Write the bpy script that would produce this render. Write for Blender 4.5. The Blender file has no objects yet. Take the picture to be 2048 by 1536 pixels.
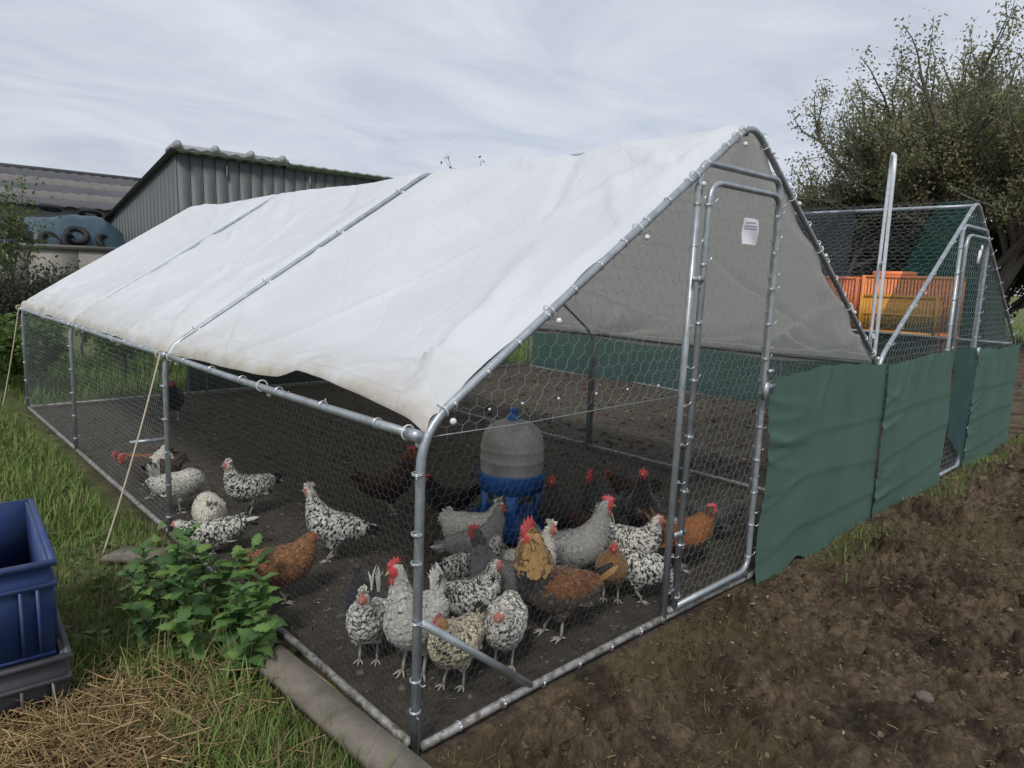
import bpy, math, random
import numpy as np
from mathutils import Matrix, Vector

# ------------------------------------------------------------------ camera, sky, sun, exposure
S = bpy.context.scene
C = S.collection
cam = bpy.data.cameras.new('camera'); cam_o = bpy.data.objects.new('camera', cam); C.objects.link(cam_o)
_r = Vector((0.73300356, -0.67950789, 0.03122177)); _u = Vector((0.08089533, 0.13265361, 0.98785574)); _f = Vector((0.67539745, 0.72157608, -0.15220459))
M4 = Matrix(((_r.x, _u.x, -_f.x, -1.00289), (_r.y, _u.y, -_f.y, -1.41337), (_r.z, _u.z, -_f.z, 1.29624), (0, 0, 0, 1)))
cam_o.matrix_world = M4
cam.sensor_width = 36; cam.lens = 1389.65 / 2048 * 36; cam.clip_start = 0.05; cam.clip_end = 2000
S.camera = cam_o

SUN_EL, SUN_AZ = math.radians(48), math.radians(215)      # azimuth the sun stands at, from +X counter-clockwise
world = bpy.data.worlds.new('World'); S.world = world; world.use_nodes = True
wn = world.node_tree.nodes; wl = world.node_tree.links; wn.clear()
def WN(t, **k):
    n = wn.new(t)
    for a, b in k.items(): setattr(n, a, b)
    return n
w_out = WN('ShaderNodeOutputWorld'); w_bg = WN('ShaderNodeBackground'); w_bg.inputs[1].default_value = 0.1
w_sky = WN('ShaderNodeTexSky', sky_type='NISHITA'); w_sky.sun_disc = False; w_sky.sun_elevation = SUN_EL
w_sky.sun_rotation = math.radians(90) - SUN_AZ
w_tc = WN('ShaderNodeTexCoord'); w_sep = WN('ShaderNodeSeparateXYZ'); wl.new(w_tc.outputs['Generated'], w_sep.inputs[0])
w_mx = WN('ShaderNodeMath', operation='MAXIMUM'); wl.new(w_sep.outputs[2], w_mx.inputs[0]); w_mx.inputs[1].default_value = 0.0
w_ad = WN('ShaderNodeMath', operation='ADD'); wl.new(w_mx.outputs[0], w_ad.inputs[0]); w_ad.inputs[1].default_value = 0.12
w_dx = WN('ShaderNodeMath', operation='DIVIDE'); wl.new(w_sep.outputs[0], w_dx.inputs[0]); wl.new(w_ad.outputs[0], w_dx.inputs[1])
w_dy = WN('ShaderNodeMath', operation='DIVIDE'); wl.new(w_sep.outputs[1], w_dy.inputs[0]); wl.new(w_ad.outputs[0], w_dy.inputs[1])
w_cb = WN('ShaderNodeCombineXYZ'); wl.new(w_dx.outputs[0], w_cb.inputs[0]); wl.new(w_dy.outputs[0], w_cb.inputs[1])
w_map = WN('ShaderNodeMapping'); wl.new(w_cb.outputs[0], w_map.inputs[0]); w_map.inputs['Rotation'].default_value = (0, 0, math.radians(43)); w_map.inputs['Scale'].default_value = (1.05, 1.5, 1)
w_n1 = WN('ShaderNodeTexNoise'); wl.new(w_map.outputs[0], w_n1.inputs['Vector']); w_n1.inputs['Scale'].default_value = 1.1; w_n1.inputs['Detail'].default_value = 7; w_n1.inputs['Roughness'].default_value = 0.58; w_n1.inputs['Distortion'].default_value = 0.6
w_rp = WN('ShaderNodeValToRGB'); wl.new(w_n1.outputs[0], w_rp.inputs[0])
e = w_rp.color_ramp.elements; e[0].position = 0.30; e[0].color = (3.70, 4.02, 4.62, 1); e[1].position = 0.74; e[1].color = (5.6, 5.86, 6.4, 1)
em = e.new(0.5); em.color = (4.6, 4.93, 5.55, 1)
w_mix = WN('ShaderNodeMixRGB'); w_mix.inputs[0].default_value = 0.93; wl.new(w_sky.outputs[0], w_mix.inputs[1]); wl.new(w_rp.outputs[0], w_mix.inputs[2])
wl.new(w_mix.outputs[0], w_bg.inputs[0]); wl.new(w_bg.outputs[0], w_out.inputs[0])

sun = bpy.data.lights.new('sun', 'SUN'); sun.energy = 1.5; sun.angle = math.radians(11); sun.color = (1, 0.98, 0.95)
sun_o = bpy.data.objects.new('sun', sun); C.objects.link(sun_o)
sdir = Vector((math.cos(SUN_EL) * math.cos(SUN_AZ), math.cos(SUN_EL) * math.sin(SUN_AZ), math.sin(SUN_EL)))
sun_o.rotation_euler = sdir.to_track_quat('Z', 'Y').to_euler(); sun_o.location = sdir * 40
vs = S.view_settings; vs.view_transform = 'Standard'; vs.look = 'None'; vs.exposure = 0.45; vs.gamma = 1; vs.use_curve_mapping = False
S.cycles.max_bounces = 8; S.cycles.transparent_max_bounces = 24; S.cycles.diffuse_bounces = 4

# ------------------------------------------------------------------ helpers
R = np.random.default_rng(7); random.seed(7)
def vnoise(x, y, seed=0):
    xi = np.floor(x).astype(np.int64); yi = np.floor(y).astype(np.int64); fx = x - xi; fy = y - yi
    fx = fx * fx * (3 - 2 * fx); fy = fy * fy * (3 - 2 * fy)
    def h(a, b):
        n = (a * 374761393 + b * 668265263 + seed * 974711) & 0xFFFFFFFF
        n = ((n ^ (n >> 13)) * 1274126177) & 0xFFFFFFFF
        return ((n ^ (n >> 16)) & 0xFFFF) / 65535.0
    return (h(xi, yi) * (1 - fx) + h(xi + 1, yi) * fx) * (1 - fy) + (h(xi, yi + 1) * (1 - fx) + h(xi + 1, yi + 1) * fx) * fy
def fbm(x, y, o=4, seed=0, g=0.5):
    s = 0; a = 1; t = 0
    for k in range(o):
        s = s + a * vnoise(x * 2 ** k + 17.3 * k, y * 2 ** k - 9.1 * k, seed + k); t += a; a *= g
    return s / t * 2 - 1

def mesh(name, V, F, mat=None, smooth=False, col=None, fmat=None):
    """V (n,3); F list of (m,k) index arrays"""
    V = np.asarray(V, np.float32); Fs = [np.asarray(f, np.int32) for f in (F if isinstance(F, list) else [F]) if len(f)]
    m = bpy.data.meshes.new(name)
    m.vertices.add(len(V)); m.vertices.foreach_set('co', V.ravel())
    idx = np.concatenate([f.ravel() for f in Fs]); cnt = np.concatenate([np.full(len(f), f.shape[1]) for f in Fs])
    m.loops.add(len(idx)); m.loops.foreach_set('vertex_index', idx)
    m.polygons.add(len(cnt)); st = np.concatenate([[0], np.cumsum(cnt)[:-1]]).astype(np.int32)
    m.polygons.foreach_set('loop_start', st); m.polygons.foreach_set('loop_total', cnt.astype(np.int32))
    if smooth: m.polygons.foreach_set('use_smooth', np.ones(len(cnt), bool))
    if fmat is not None: m.polygons.foreach_set('material_index', np.asarray(fmat, np.int32))
    if col is not None:
        c = np.asarray(col, np.float32)
        if c.shape[1] == 3: c = np.hstack([c, np.ones((len(c), 1), np.float32)])
        a = m.color_attributes.new('Col', 'FLOAT_COLOR', 'POINT'); a.data.foreach_set('color', c.ravel())
    for mm in (mat if isinstance(mat, (list, tuple)) else [mat]):
        if mm: m.materials.append(mm)
    m.update(calc_edges=True); m.validate()
    return m
def obj(name, me, parent=None, loc=None, rot=None, **props):
    o = bpy.data.objects.new(name, me); C.objects.link(o)
    if parent: o.parent = parent
    if loc is not None: o.location = loc
    if rot is not None: o.rotation_euler = rot
    for k, v in props.items(): o[k] = v
    return o
def thing(name, label, category, loc=(0, 0, 0), rotz=0, group=None):
    o = obj(name, None, None, loc, (0, 0, rotz), label=label, category=category); o.empty_display_size = 0.05
    if group: o['group'] = group
    return o
def tag(o, label, category, group=None):
    o['label'] = label; o['category'] = category
    if group: o['group'] = group
    return o

class MB:
    """collects shapes into one mesh"""
    def __init__(s): s.V = []; s.F = {}; s.n = 0; s.C = []
    def add(s, V, F, col=None):
        V = np.asarray(V, float)
        for f in (F if isinstance(F, list) else [F]):
            f = np.asarray(f, int)
            if len(f): s.F.setdefault(f.shape[1], []).append(f + s.n)
        s.V.append(V); s.n += len(V)
        if col is not None:
            c = np.asarray(col, float); s.C.append(np.tile(c, (len(V), 1)) if c.ndim == 1 else c)
        return s
    def box(s, a, b, col=None, xf=None):
        (x0, y0, z0), (x1, y1, z1) = a, b
        V = np.array([(x0,y0,z0),(x1,y0,z0),(x1,y1,z0),(x0,y1,z0),(x0,y0,z1),(x1,y0,z1),(x1,y1,z1),(x0,y1,z1)], float)
        if xf is not None: V = xf(V)
        return s.add(V, [[(3,2,1,0),(4,5,6,7),(0,1,5,4),(1,2,6,5),(2,3,7,6),(3,0,4,7)]], col)
    def tube(s, P, r, n=8, col=None, cap=True):
        P = np.asarray(P, float); k = len(P); r = np.broadcast_to(np.asarray(r, float), (k,))
        T = np.gradient(P, axis=0) if k > 2 else np.repeat((P[1] - P[0])[None], 2, 0)
        T /= np.linalg.norm(T, axis=1, keepdims=True) + 1e-12
        ref = np.array([0, 0, 1.0]) if abs(T[0, 2]) < 0.9 else np.array([1.0, 0, 0])
        A = np.cross(T[0], ref); A /= np.linalg.norm(A); VV = []
        for i in range(k):
            A = A - T[i] * (A @ T[i]); A /= np.linalg.norm(A) + 1e-12; B = np.cross(T[i], A)
            t = np.arange(n) * 2 * np.pi / n
            VV.append(P[i] + r[i] * (np.cos(t)[:, None] * A + np.sin(t)[:, None] * B))
        V = np.concatenate(VV); j = np.arange(n); j2 = (j + 1) % n
        F = np.concatenate([np.stack([i * n + j, i * n + j2, (i + 1) * n + j2, (i + 1) * n + j], 1) for i in range(k - 1)])
        Fs = [F]
        if cap: Fs.append(np.array([list(j[::-1]), list((k - 1) * n + j)]))
        return s.add(V, Fs, col)
    def lathe(s, prof, n=24, c=(0, 0, 0), col=None, sy=1.0):
        t = np.arange(n) * 2 * np.pi / n; V = []
        for r, z in prof: V.append(np.stack([c[0] + r * np.cos(t), c[1] + sy * r * np.sin(t), np.full(n, c[2] + z)], 1))
        V = np.concatenate(V); j = np.arange(n); j2 = (j + 1) % n
        F = np.concatenate([np.stack([i * n + j, i * n + j2, (i + 1) * n + j2, (i + 1) * n + j], 1) for i in range(len(prof) - 1)])
        return s.add(V, [F], col)
    def ell(s, c, r, n=10, m=7, col=None, xf=None):
        th = np.linspace(0, np.pi, m); V = []
        for a in th: V.append(np.stack([np.sin(a) * np.cos(np.arange(n) * 2 * np.pi / n), np.sin(a) * np.sin(np.arange(n) * 2 * np.pi / n), np.full(n, np.cos(a))], 1))
        V = np.concatenate(V) * np.asarray(r, float)
        if xf is not None: V = V @ np.asarray(xf).T
        V = V + np.asarray(c, float)
        j = np.arange(n); j2 = (j + 1) % n
        F = np.concatenate([np.stack([i * n + j, (i + 1) * n + j, (i + 1) * n + j2, i * n + j2], 1) for i in range(m - 1)])
        return s.add(V, [F], col)
    def build(s, name, mat, smooth=False):
        return mesh(name, np.concatenate(s.V), [np.concatenate(f) for f in s.F.values()], mat, smooth, np.concatenate(s.C) if s.C else None)

def bend(P, rad=0.1, n=6):
    """polyline with rounded corners"""
    P = [np.asarray(p, float) for p in P]; out = [P[0]]
    for i in range(1, len(P) - 1):
        a = P[i - 1] - P[i]; b = P[i + 1] - P[i]; la = np.linalg.norm(a); lb = np.linalg.norm(b)
        d = min(rad, la * 0.45, lb * 0.45); p0 = P[i] + a / la * d; p1 = P[i] + b / lb * d
        for t in np.linspace(0, 1, n): out.append((1 - t) ** 2 * p0 + 2 * t * (1 - t) * P[i] + t * t * p1)
    out.append(P[-1]); return np.array(out)

# ------------------------------------------------------------------ materials
MATS = {}
def mat(name, col=(0.5, 0.5, 0.5), rough=0.6, metal=0.0, var=0.0, vscale=8.0, bump=0.0, bscale=60.0, vcol=False, trans=0.0, alpha=1.0, col2=None, coords='Object', spec=0.5, detail=6, bdist=0.01, sheen=0):
    m = bpy.data.materials.new(name); m.use_nodes = True; nt = m.node_tree; N = nt.nodes; L = nt.links; N.clear()
    out = N.new('ShaderNodeOutputMaterial'); b = N.new('ShaderNodeBsdfPrincipled')
    b.inputs['Roughness'].default_value = rough; b.inputs['Metallic'].default_value = metal; b.inputs['Specular IOR Level'].default_value = spec
    tc = N.new('ShaderNodeTexCoord'); csock = None
    if vcol:
        at = N.new('ShaderNodeVertexColor'); at.layer_name = 'Col'; csock = at.outputs[0]
    if var > 0 or col2 is not None:
        n = N.new('ShaderNodeTexNoise'); n.inputs['Scale'].default_value = vscale; n.inputs['Detail'].default_value = detail; n.inputs['Roughness'].default_value = 0.62
        L.new(tc.outputs[coords], n.inputs['Vector'])
        if col2 is not None:
            rp = N.new('ShaderNodeValToRGB'); L.new(n.outputs[0], rp.inputs[0]); rp.color_ramp.elements[0].position = 0.42; rp.color_ramp.elements[1].position = 0.66
            rp.color_ramp.elements[0].color = (*col, 1); rp.color_ramp.elements[1].color = (*col2, 1); csock = rp.outputs[0]
        else:
            mr = N.new('ShaderNodeMapRange'); L.new(n.outputs[0], mr.inputs[0]); mr.inputs[1].default_value = 0.25; mr.inputs[2].default_value = 0.75; mr.inputs[3].default_value = 1 - var; mr.inputs[4].default_value = 1 + var
            mu = N.new('ShaderNodeMixRGB'); mu.blend_type = 'MULTIPLY'; mu.inputs[0].default_value = 1
            if csock: L.new(csock, mu.inputs[1])
            else: mu.inputs[1].default_value = (*col, 1)
            L.new(mr.outputs[0], mu.inputs[2]); csock = mu.outputs[0]
    if csock: L.new(csock, b.inputs['Base Color'])
    else: b.inputs['Base Color'].default_value = (*col, 1)
    if bump > 0:
        n2 = N.new('ShaderNodeTexNoise'); n2.inputs['Scale'].default_value = bscale; n2.inputs['Detail'].default_value = 5; L.new(tc.outputs[coords], n2.inputs['Vector'])
        bp = N.new('ShaderNodeBump'); bp.inputs['Strength'].default_value = bump; bp.inputs['Distance'].default_value = bdist; L.new(n2.outputs[0], bp.inputs['Height']); L.new(bp.outputs[0], b.inputs['Normal'])
    if sheen: b.inputs['Sheen Weight'].default_value = sheen
    sh = b.outputs[0]
    if trans > 0:
        t = N.new('ShaderNodeBsdfTranslucent'); mx = N.new('ShaderNodeMixShader'); mx.inputs[0].default_value = trans
        if csock: L.new(csock, t.inputs[0])
        else: t.inputs[0].default_value = (*col, 1)
        L.new(sh, mx.inputs[1]); L.new(t.outputs[0], mx.inputs[2]); sh = mx.outputs[0]
    if alpha < 1:
        t = N.new('ShaderNodeBsdfTransparent'); mx = N.new('ShaderNodeMixShader'); mx.inputs[0].default_value = alpha
        L.new(t.outputs[0], mx.inputs[1]); L.new(sh, mx.inputs[2]); sh = mx.outputs[0]
    L.new(sh, out.inputs[0]); MATS[name] = m; return m

GALV = mat('galvanised_steel', (0.36, 0.39, 0.41), 0.42, 0.55, var=0.30, vscale=22, bump=0.08, bscale=120)
GALV_MUD = mat('galvanised_steel_splashed', (0.34, 0.34, 0.33), 0.6, 0.35, col2=(0.10, 0.08, 0.06), vscale=38, bump=0.3, bscale=150)
WIRE = mat('wire_zinc', (0.34, 0.38, 0.39), 0.5, 0.5)
WIRE_DULL = mat('wire_weathered', (0.13, 0.14, 0.145), 0.6, 0.3)
TIEW = mat('tie_wire', (0.75, 0.77, 0.8), 0.3, 0.7)
BALL = mat('white_ball_plastic', (0.7, 0.7, 0.68), 0.4)
NETG = mat('green_shade_cloth', (0.080, 0.150, 0.115), 0.75, var=0.16, vscale=3.0, bump=0.25, bscale=420, trans=0.12, bdist=0.002)
NETF = mat('green_net_far', (0.035, 0.10, 0.088), 0.8, var=0.15, vscale=4, alpha=0.86, trans=0.25)
NETR = mat('green_net_roof', (0.035, 0.135, 0.105), 0.8, var=0.2, vscale=5, alpha=0.62, trans=0.3)
NETK = mat('black_net', (0.012, 0.013, 0.018), 0.8, alpha=0.55)
NETN = mat('dark_back_net', (0.030, 0.042, 0.052), 0.8, alpha=0.9)
FEATH = mat('feather', vcol=True, rough=0.75, spec=0.2, var=0.12, vscale=60, sheen=0.15)
SKIN = mat('red_skin', (0.50, 0.060, 0.062), 0.5, var=0.2, vscale=90, bump=0.2, bscale=300)
SKINP = mat('pale_red_skin', (0.40, 0.12, 0.11), 0.55, var=0.25, vscale=90, bump=0.2, bscale=300)
BEAK = mat('horn', (0.30, 0.24, 0.14), 0.5)
SHANK = mat('shank', (0.34, 0.32, 0.28), 0.65, var=0.2, vscale=120)
EYE = mat('eye', (0.02, 0.012, 0.008), 0.12)
LEAF = mat('leaf', vcol=True, rough=0.55, spec=0.35, trans=0.22)
GRASS = mat('grass_blade', vcol=True, rough=0.6, spec=0.3, trans=0.25)
STRAWM = mat('straw', vcol=True, rough=0.7, spec=0.3)
CLOD = mat('mud_clod', vcol=True, rough=0.9, spec=0.2, var=0.35, vscale=40, bump=0.6, bscale=130)
BARK = mat('bark', (0.13, 0.118, 0.10), 0.9, var=0.35, vscale=20, bump=0.6, bscale=40)
TREELEAF = mat('tree_leaf', vcol=True, rough=0.6, spec=0.3, trans=0.5)

def stain_tarp():
    m = bpy.data.materials.new('white_tarpaulin'); m.use_nodes = True; nt = m.node_tree; N = nt.nodes; L = nt.links; N.clear()
    out = N.new('ShaderNodeOutputMaterial'); b = N.new('ShaderNodeBsdfPrincipled'); b.inputs['Roughness'].default_value = 0.5; b.inputs['Specular IOR Level'].default_value = 0.35
    at = N.new('ShaderNodeVertexColor'); at.layer_name = 'Col'; tc = N.new('ShaderNodeTexCoord')
    n = N.new('ShaderNodeTexNoise'); n.inputs['Scale'].default_value = 5; n.inputs['Detail'].default_value = 8; n.inputs['Roughness'].default_value = 0.7; L.new(tc.outputs['Object'], n.inputs[0])
    mr = N.new('ShaderNodeMapRange'); L.new(n.outputs[0], mr.inputs[0]); mr.inputs[1].default_value = 0.35; mr.inputs[2].default_value = 0.7; mr.inputs[3].default_value = 0.3; mr.inputs[4].default_value = 1.0
    sp = N.new('ShaderNodeSeparateColor'); L.new(at.outputs[0], sp.inputs[0])
    mu = N.new('ShaderNodeMath'); mu.operation = 'MULTIPLY'; mu.use_clamp = True; L.new(mr.outputs[0], mu.inputs[0]); L.new(sp.outputs[0], mu.inputs[1])
    mx = N.new('ShaderNodeMixRGB'); L.new(mu.outputs[0], mx.inputs[0]); mx.inputs[1].default_value = (0.82, 0.84, 0.865, 1); mx.inputs[2].default_value = (0.50, 0.43, 0.32, 1)
    n3 = N.new('ShaderNodeTexNoise'); n3.inputs['Scale'].default_value = 2.2; n3.inputs['Detail'].default_value = 6; L.new(tc.outputs['Object'], n3.inputs[0])
    mr3 = N.new('ShaderNodeMapRange'); L.new(n3.outputs[0], mr3.inputs[0]); mr3.inputs[1].default_value = 0.3; mr3.inputs[2].default_value = 0.7; mr3.inputs[3].default_value = 0.93; mr3.inputs[4].default_value = 1.02
    m3 = N.new('ShaderNodeMixRGB'); m3.blend_type = 'MULTIPLY'; m3.inputs[0].default_value = 1; L.new(mx.outputs[0], m3.inputs[1]); L.new(mr3.outputs[0], m3.inputs[2])
    L.new(m3.outputs[0], b.inputs['Base Color'])
    n2 = N.new('ShaderNodeTexNoise'); n2.inputs['Scale'].default_value = 26; n2.inputs['Detail'].default_value = 6; L.new(tc.outputs['Object'], n2.inputs[0])
    bp = N.new('ShaderNodeBump'); bp.inputs['Strength'].default_value = 0.2; bp.inputs['Distance'].default_value = 0.02; L.new(n2.outputs[0], bp.inputs['Height'])
    vo = N.new('ShaderNodeTexVoronoi'); vo.feature = 'DISTANCE_TO_EDGE'; vo.inputs['Scale'].default_value = 4.5; nd = N.new('ShaderNodeMixRGB'); nd.inputs[0].default_value = 0.22; L.new(tc.outputs['Object'], nd.inputs[1]); L.new(n3.outputs[1], nd.inputs[2]); L.new(nd.outputs[0], vo.inputs['Vector'])
    vm = N.new('ShaderNodeMapRange'); L.new(vo.outputs[0], vm.inputs[0]); vm.inputs[2].default_value = 0.05; bp2 = N.new('ShaderNodeBump'); bp2.inputs['Strength'].default_value = 0.22; bp2.inputs['Distance'].default_value = 0.01; L.new(vm.outputs[0], bp2.inputs['Height']); L.new(bp.outputs[0], bp2.inputs['Normal']); L.new(bp2.outputs[0], b.inputs['Normal'])
    t = N.new('ShaderNodeBsdfTranslucent'); t.inputs[0].default_value = (0.80, 0.77, 0.69, 1)
    ms = N.new('ShaderNodeMixShader'); ms.inputs[0].default_value = 0.27; L.new(b.outputs[0], ms.inputs[1]); L.new(t.outputs[0], ms.inputs[2]); L.new(ms.outputs[0], out.inputs[0])
    return m
TARP = stain_tarp()

def ground_mat():
    m = bpy.data.materials.new('ground_soil'); m.use_nodes = True; nt = m.node_tree; N = nt.nodes; L = nt.links; N.clear()
    out = N.new('ShaderNodeOutputMaterial'); b = N.new('ShaderNodeBsdfPrincipled'); b.inputs['Roughness'].default_value = 0.9; b.inputs['Specular IOR Level'].default_value = 0.25
    at = N.new('ShaderNodeVertexColor'); at.layer_name = 'Col'; sp = N.new('ShaderNodeSeparateColor'); L.new(at.outputs[0], sp.inputs[0]); tc = N.new('ShaderNodeTexCoord')
    def noise(s, d=8, r=0.65):
        n = N.new('ShaderNodeTexNoise'); n.inputs['Scale'].default_value = s; n.inputs['Detail'].default_value = d; n.inputs['Roughness'].default_value = r; L.new(tc.outputs['Object'], n.inputs[0]); return n.outputs[0]
    def ramp(f, stops):
        rp = N.new('ShaderNodeValToRGB'); L.new(f, rp.inputs[0]); el = rp.color_ramp.elements
        el[0].position = stops[0][0]; el[0].color = (*stops[0][1], 1); el[1].position = stops[-1][0]; el[1].color = (*stops[-1][1], 1)
        for p, c in stops[1:-1]: q = el.new(p); q.color = (*c, 1)
        return rp.outputs[0]
    def mix(f, a, c):
        x = N.new('ShaderNodeMixRGB'); L.new(f, x.inputs[0]); L.new(a, x.inputs[1]); L.new(c, x.inputs[2]); return x.outputs[0]
    mud = ramp(noise(26, 10, 0.72), [(0.32, (0.045, 0.031, 0.021)), (0.47, (0.105, 0.077, 0.050)), (0.58, (0.19, 0.143, 0.092)), (0.72, (0.31, 0.245, 0.155))])
    mud2 = ramp(noise(1.7, 5), [(0.35, (0.105, 0.075, 0.050)), (0.7, (0.165, 0.130, 0.080))])
    half = N.new('ShaderNodeValue'); half.outputs[0].default_value = 0.22
    mud = mix(half.outputs[0], mud, mud2)
    floor = ramp(noise(14), [(0.3, (0.062, 0.053, 0.042)), (0.55, (0.100, 0.087, 0.068)), (0.78, (0.155, 0.135, 0.108))])
    grass = ramp(noise(6), [(0.3, (0.075, 0.100, 0.030)), (0.52, (0.12, 0.145, 0.05)), (0.75, (0.18, 0.165, 0.08))])
    damp = ramp(noise(3.4, 6, 0.6), [(0.40, (0.45, 0.43, 0.42)), (0.56, (1.12, 1.1, 1.06))]); mm = N.new('ShaderNodeMixRGB'); mm.blend_type = 'MULTIPLY'; mm.inputs[0].default_value = 1; L.new(mud, mm.inputs[1]); L.new(damp, mm.inputs[2]); mud = mm.outputs[0]; wit = ramp(noise(22), [(0.35, (0.085, 0.066, 0.036)), (0.7, (0.17, 0.135, 0.07))]); mud = mix(sp.outputs[2], mud, wit); c = mix(sp.outputs[0], mud, grass); c = mix(sp.outputs[1], c, floor); L.new(c, b.inputs['Base Color'])
    b1 = N.new('ShaderNodeBump'); b1.inputs['Strength'].default_value = 1.0; b1.inputs['Distance'].default_value = 0.035; L.new(noise(34, 9, 0.75), b1.inputs['Height']); L.new(b1.outputs[0], b.inputs['Normal'])
    L.new(b.outputs[0], out.inputs[0]); return m
GROUND = ground_mat()

# ------------------------------------------------------------------ ground
def axis(a0, a1, segs, far, grow=1.09):
    """dense segments [(end, step)...] from a0, then growing steps out to far both ways"""
    v = [a0]
    for end, st in segs:
        n = max(1, round((end - v[-1]) / st)); v += list(np.linspace(v[-1], end, n + 1)[1:])
    s = segs[-1][1]
    while v[-1] < far: s *= grow; v.append(v[-1] + s)
    s = segs[0][1]; lo = [a0]
    while lo[-1] > -far: s *= grow; lo.append(lo[-1] - s)
    return np.array(lo[::-1][:-1] + v)
def lumps(x, y, seed):
    """height of irregular round crumbs, one per unit cell, 0 in the gaps"""
    xi = np.floor(x).astype(np.int64); yi = np.floor(y).astype(np.int64); best = np.zeros_like(x)
    def hh(a, b, q):
        n = (a * 374761393 + b * 668265263 + (seed * 31 + q) * 974711) & 0xFFFFFFFF
        n = ((n ^ (n >> 13)) * 1274126177) & 0xFFFFFFFF
        return ((n ^ (n >> 16)) & 0xFFFF) / 65535.0
    for dx in (-1, 0, 1):
        for dy in (-1, 0, 1):
            a, b = xi + dx, yi + dy; rr = 0.30 + 0.52 * hh(a, b, 3); d2 = ((x - a - hh(a, b, 1)) ** 2 + (y - b - hh(a, b, 2)) ** 2) / (rr * rr)
            best = np.maximum(best, rr * np.sqrt(np.clip(1 - d2, 0, 1)) * (0.5 + 0.8 * hh(a, b, 4)))
    return best
def ground_h(x, y):
    ins = np.clip((x - 0.02) / 0.1, 0, 1) * np.clip((6.2 - x) / 0.1, 0, 1) * np.clip((y - 0.02) / 0.1, 0, 1) * np.clip((6.0 - y) / 0.1, 0, 1)
    front = np.clip((0.0 - y) / 0.13, 0, 1) * np.clip((x + 0.15) / 0.35, 0, 1)
    near = np.exp(-((x - 1) ** 2 + (y + 0.5) ** 2) / 140.0)
    lump = fbm(x * 4.2, y * 4.2, 3, 5); clod = fbm(x * 16, y * 16, 3, 11); rid = 1 - np.abs(fbm(x * 8 + 3, y * 8, 3, 21))
    rid2 = 1 - np.abs(fbm(x * 21 + 9, y * 21, 3, 23)); bl = vnoise(x * 27, y * 27, 77) * vnoise(x * 11 + 5, y * 11, 78)
    wx = x + 0.022 * fbm(x * 14, y * 14, 3, 101) + 0.008 * fbm(x * 45, y * 45, 2, 103); wy = y + 0.022 * fbm(x * 14 + 50, y * 14, 3, 102) + 0.008 * fbm(x * 45, y * 45 + 30, 2, 104)
    pat = 0.40 + 1.0 * vnoise(x * 2.9, y * 2.9, 131)
    hm = 0.045 * lump + pat * (0.075 * lumps(wx / 0.082, wy / 0.082, 141) + 0.052 * lumps(wx / 0.040, wy / 0.040, 142) + 0.026 * lumps(wx / 0.023, wy / 0.023, 143) + 0.016 * clod) - 0.060 + 0.05 * fbm(x * 0.9, y * 0.9, 2, 31)
    hi = 0.010 * fbm(x * 5, y * 5, 3, 41) + 0.006 * clod - 0.012
    hg = 0.012 * fbm(x * 2, y * 2, 3, 51) - 0.01
    fr = front * (1 - ins)
    h = hm * fr + hi * ins + hg * (1 - ins) * (1 - fr)
    h = h * (0.3 + 0.7 * near)
    far = np.clip((np.hypot(x, y) - 14) / 40, 0, 1)
    return h + far * 0.6 * fbm(x * 0.03, y * 0.03, 2, 61) - far * 0.2
gx = axis(-1.7, 0, [(0.0, 0.04), (3.0, 0.0085), (4.4, 0.014), (6.4, 0.03)], 320); gy = axis(-1.9, 0, [(-1.25, 0.03), (0.05, 0.0075), (2.0, 0.03), (6.2, 0.05)], 320)
GX, GY = np.meshgrid(gx, gy, indexing='ij'); GZ = ground_h(GX, GY)
V = np.stack([GX, GY, GZ], -1).reshape(-1, 3); nx, ny = len(gx), len(gy)
ii = np.arange(nx * ny).reshape(nx, ny); F = np.stack([ii[:-1, :-1], ii[1:, :-1], ii[1:, 1:], ii[:-1, 1:]], -1).reshape(-1, 4)
X, Y = V[:, 0], V[:, 1]; wob = 0.12 * fbm(X * 3, Y * 3, 3, 71); sm = lambda v: np.clip(v * 0.5 + 0.5, 0, 1)
g_left = sm((-0.02 - X + wob * 0.6) / 0.07) * sm((Y - (-0.55 - 0.9 * np.clip(-X - 0.1, 0, 1)) + wob) / 0.15)
g_back = sm((Y - 6.1 + wob) / 0.15)
g_far = sm((np.hypot(X - 1, Y) - 24 + 6 * wob) / 3.0)
g_strip = sm((0.03 - np.abs(Y + 0.10 + wob * 0.4)) / 0.05) * sm((X - 2.5) / 0.3) * sm((7 - X) / 0.4) * sm(fbm(X * 2.2, Y * 2.2, 3, 81) * 4 + 0.5) * 0.85
g_hint = 0.45 * sm((fbm(X * 1.6, Y * 1.6, 4, 91) - 0.16) / 0.12)
gm = np.clip(np.maximum.reduce([g_left, g_back, g_far, g_strip]), 0, 1); hint = np.clip(g_hint * 1.6 * (Y < -0.03), 0, 1)
fm = sm((X - 0.02) / 0.03) * sm((6.2 - X) / 0.03) * sm((Y + 0.0) / 0.03) * sm((6.0 - Y) / 0.03)
obj('ground', mesh('ground', V, [F], GROUND, True, np.stack([gm, fm, hint], 1)), kind='structure')
def gh(x, y): return float(ground_h(np.array([x]), np.array([y]))[0])

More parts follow.
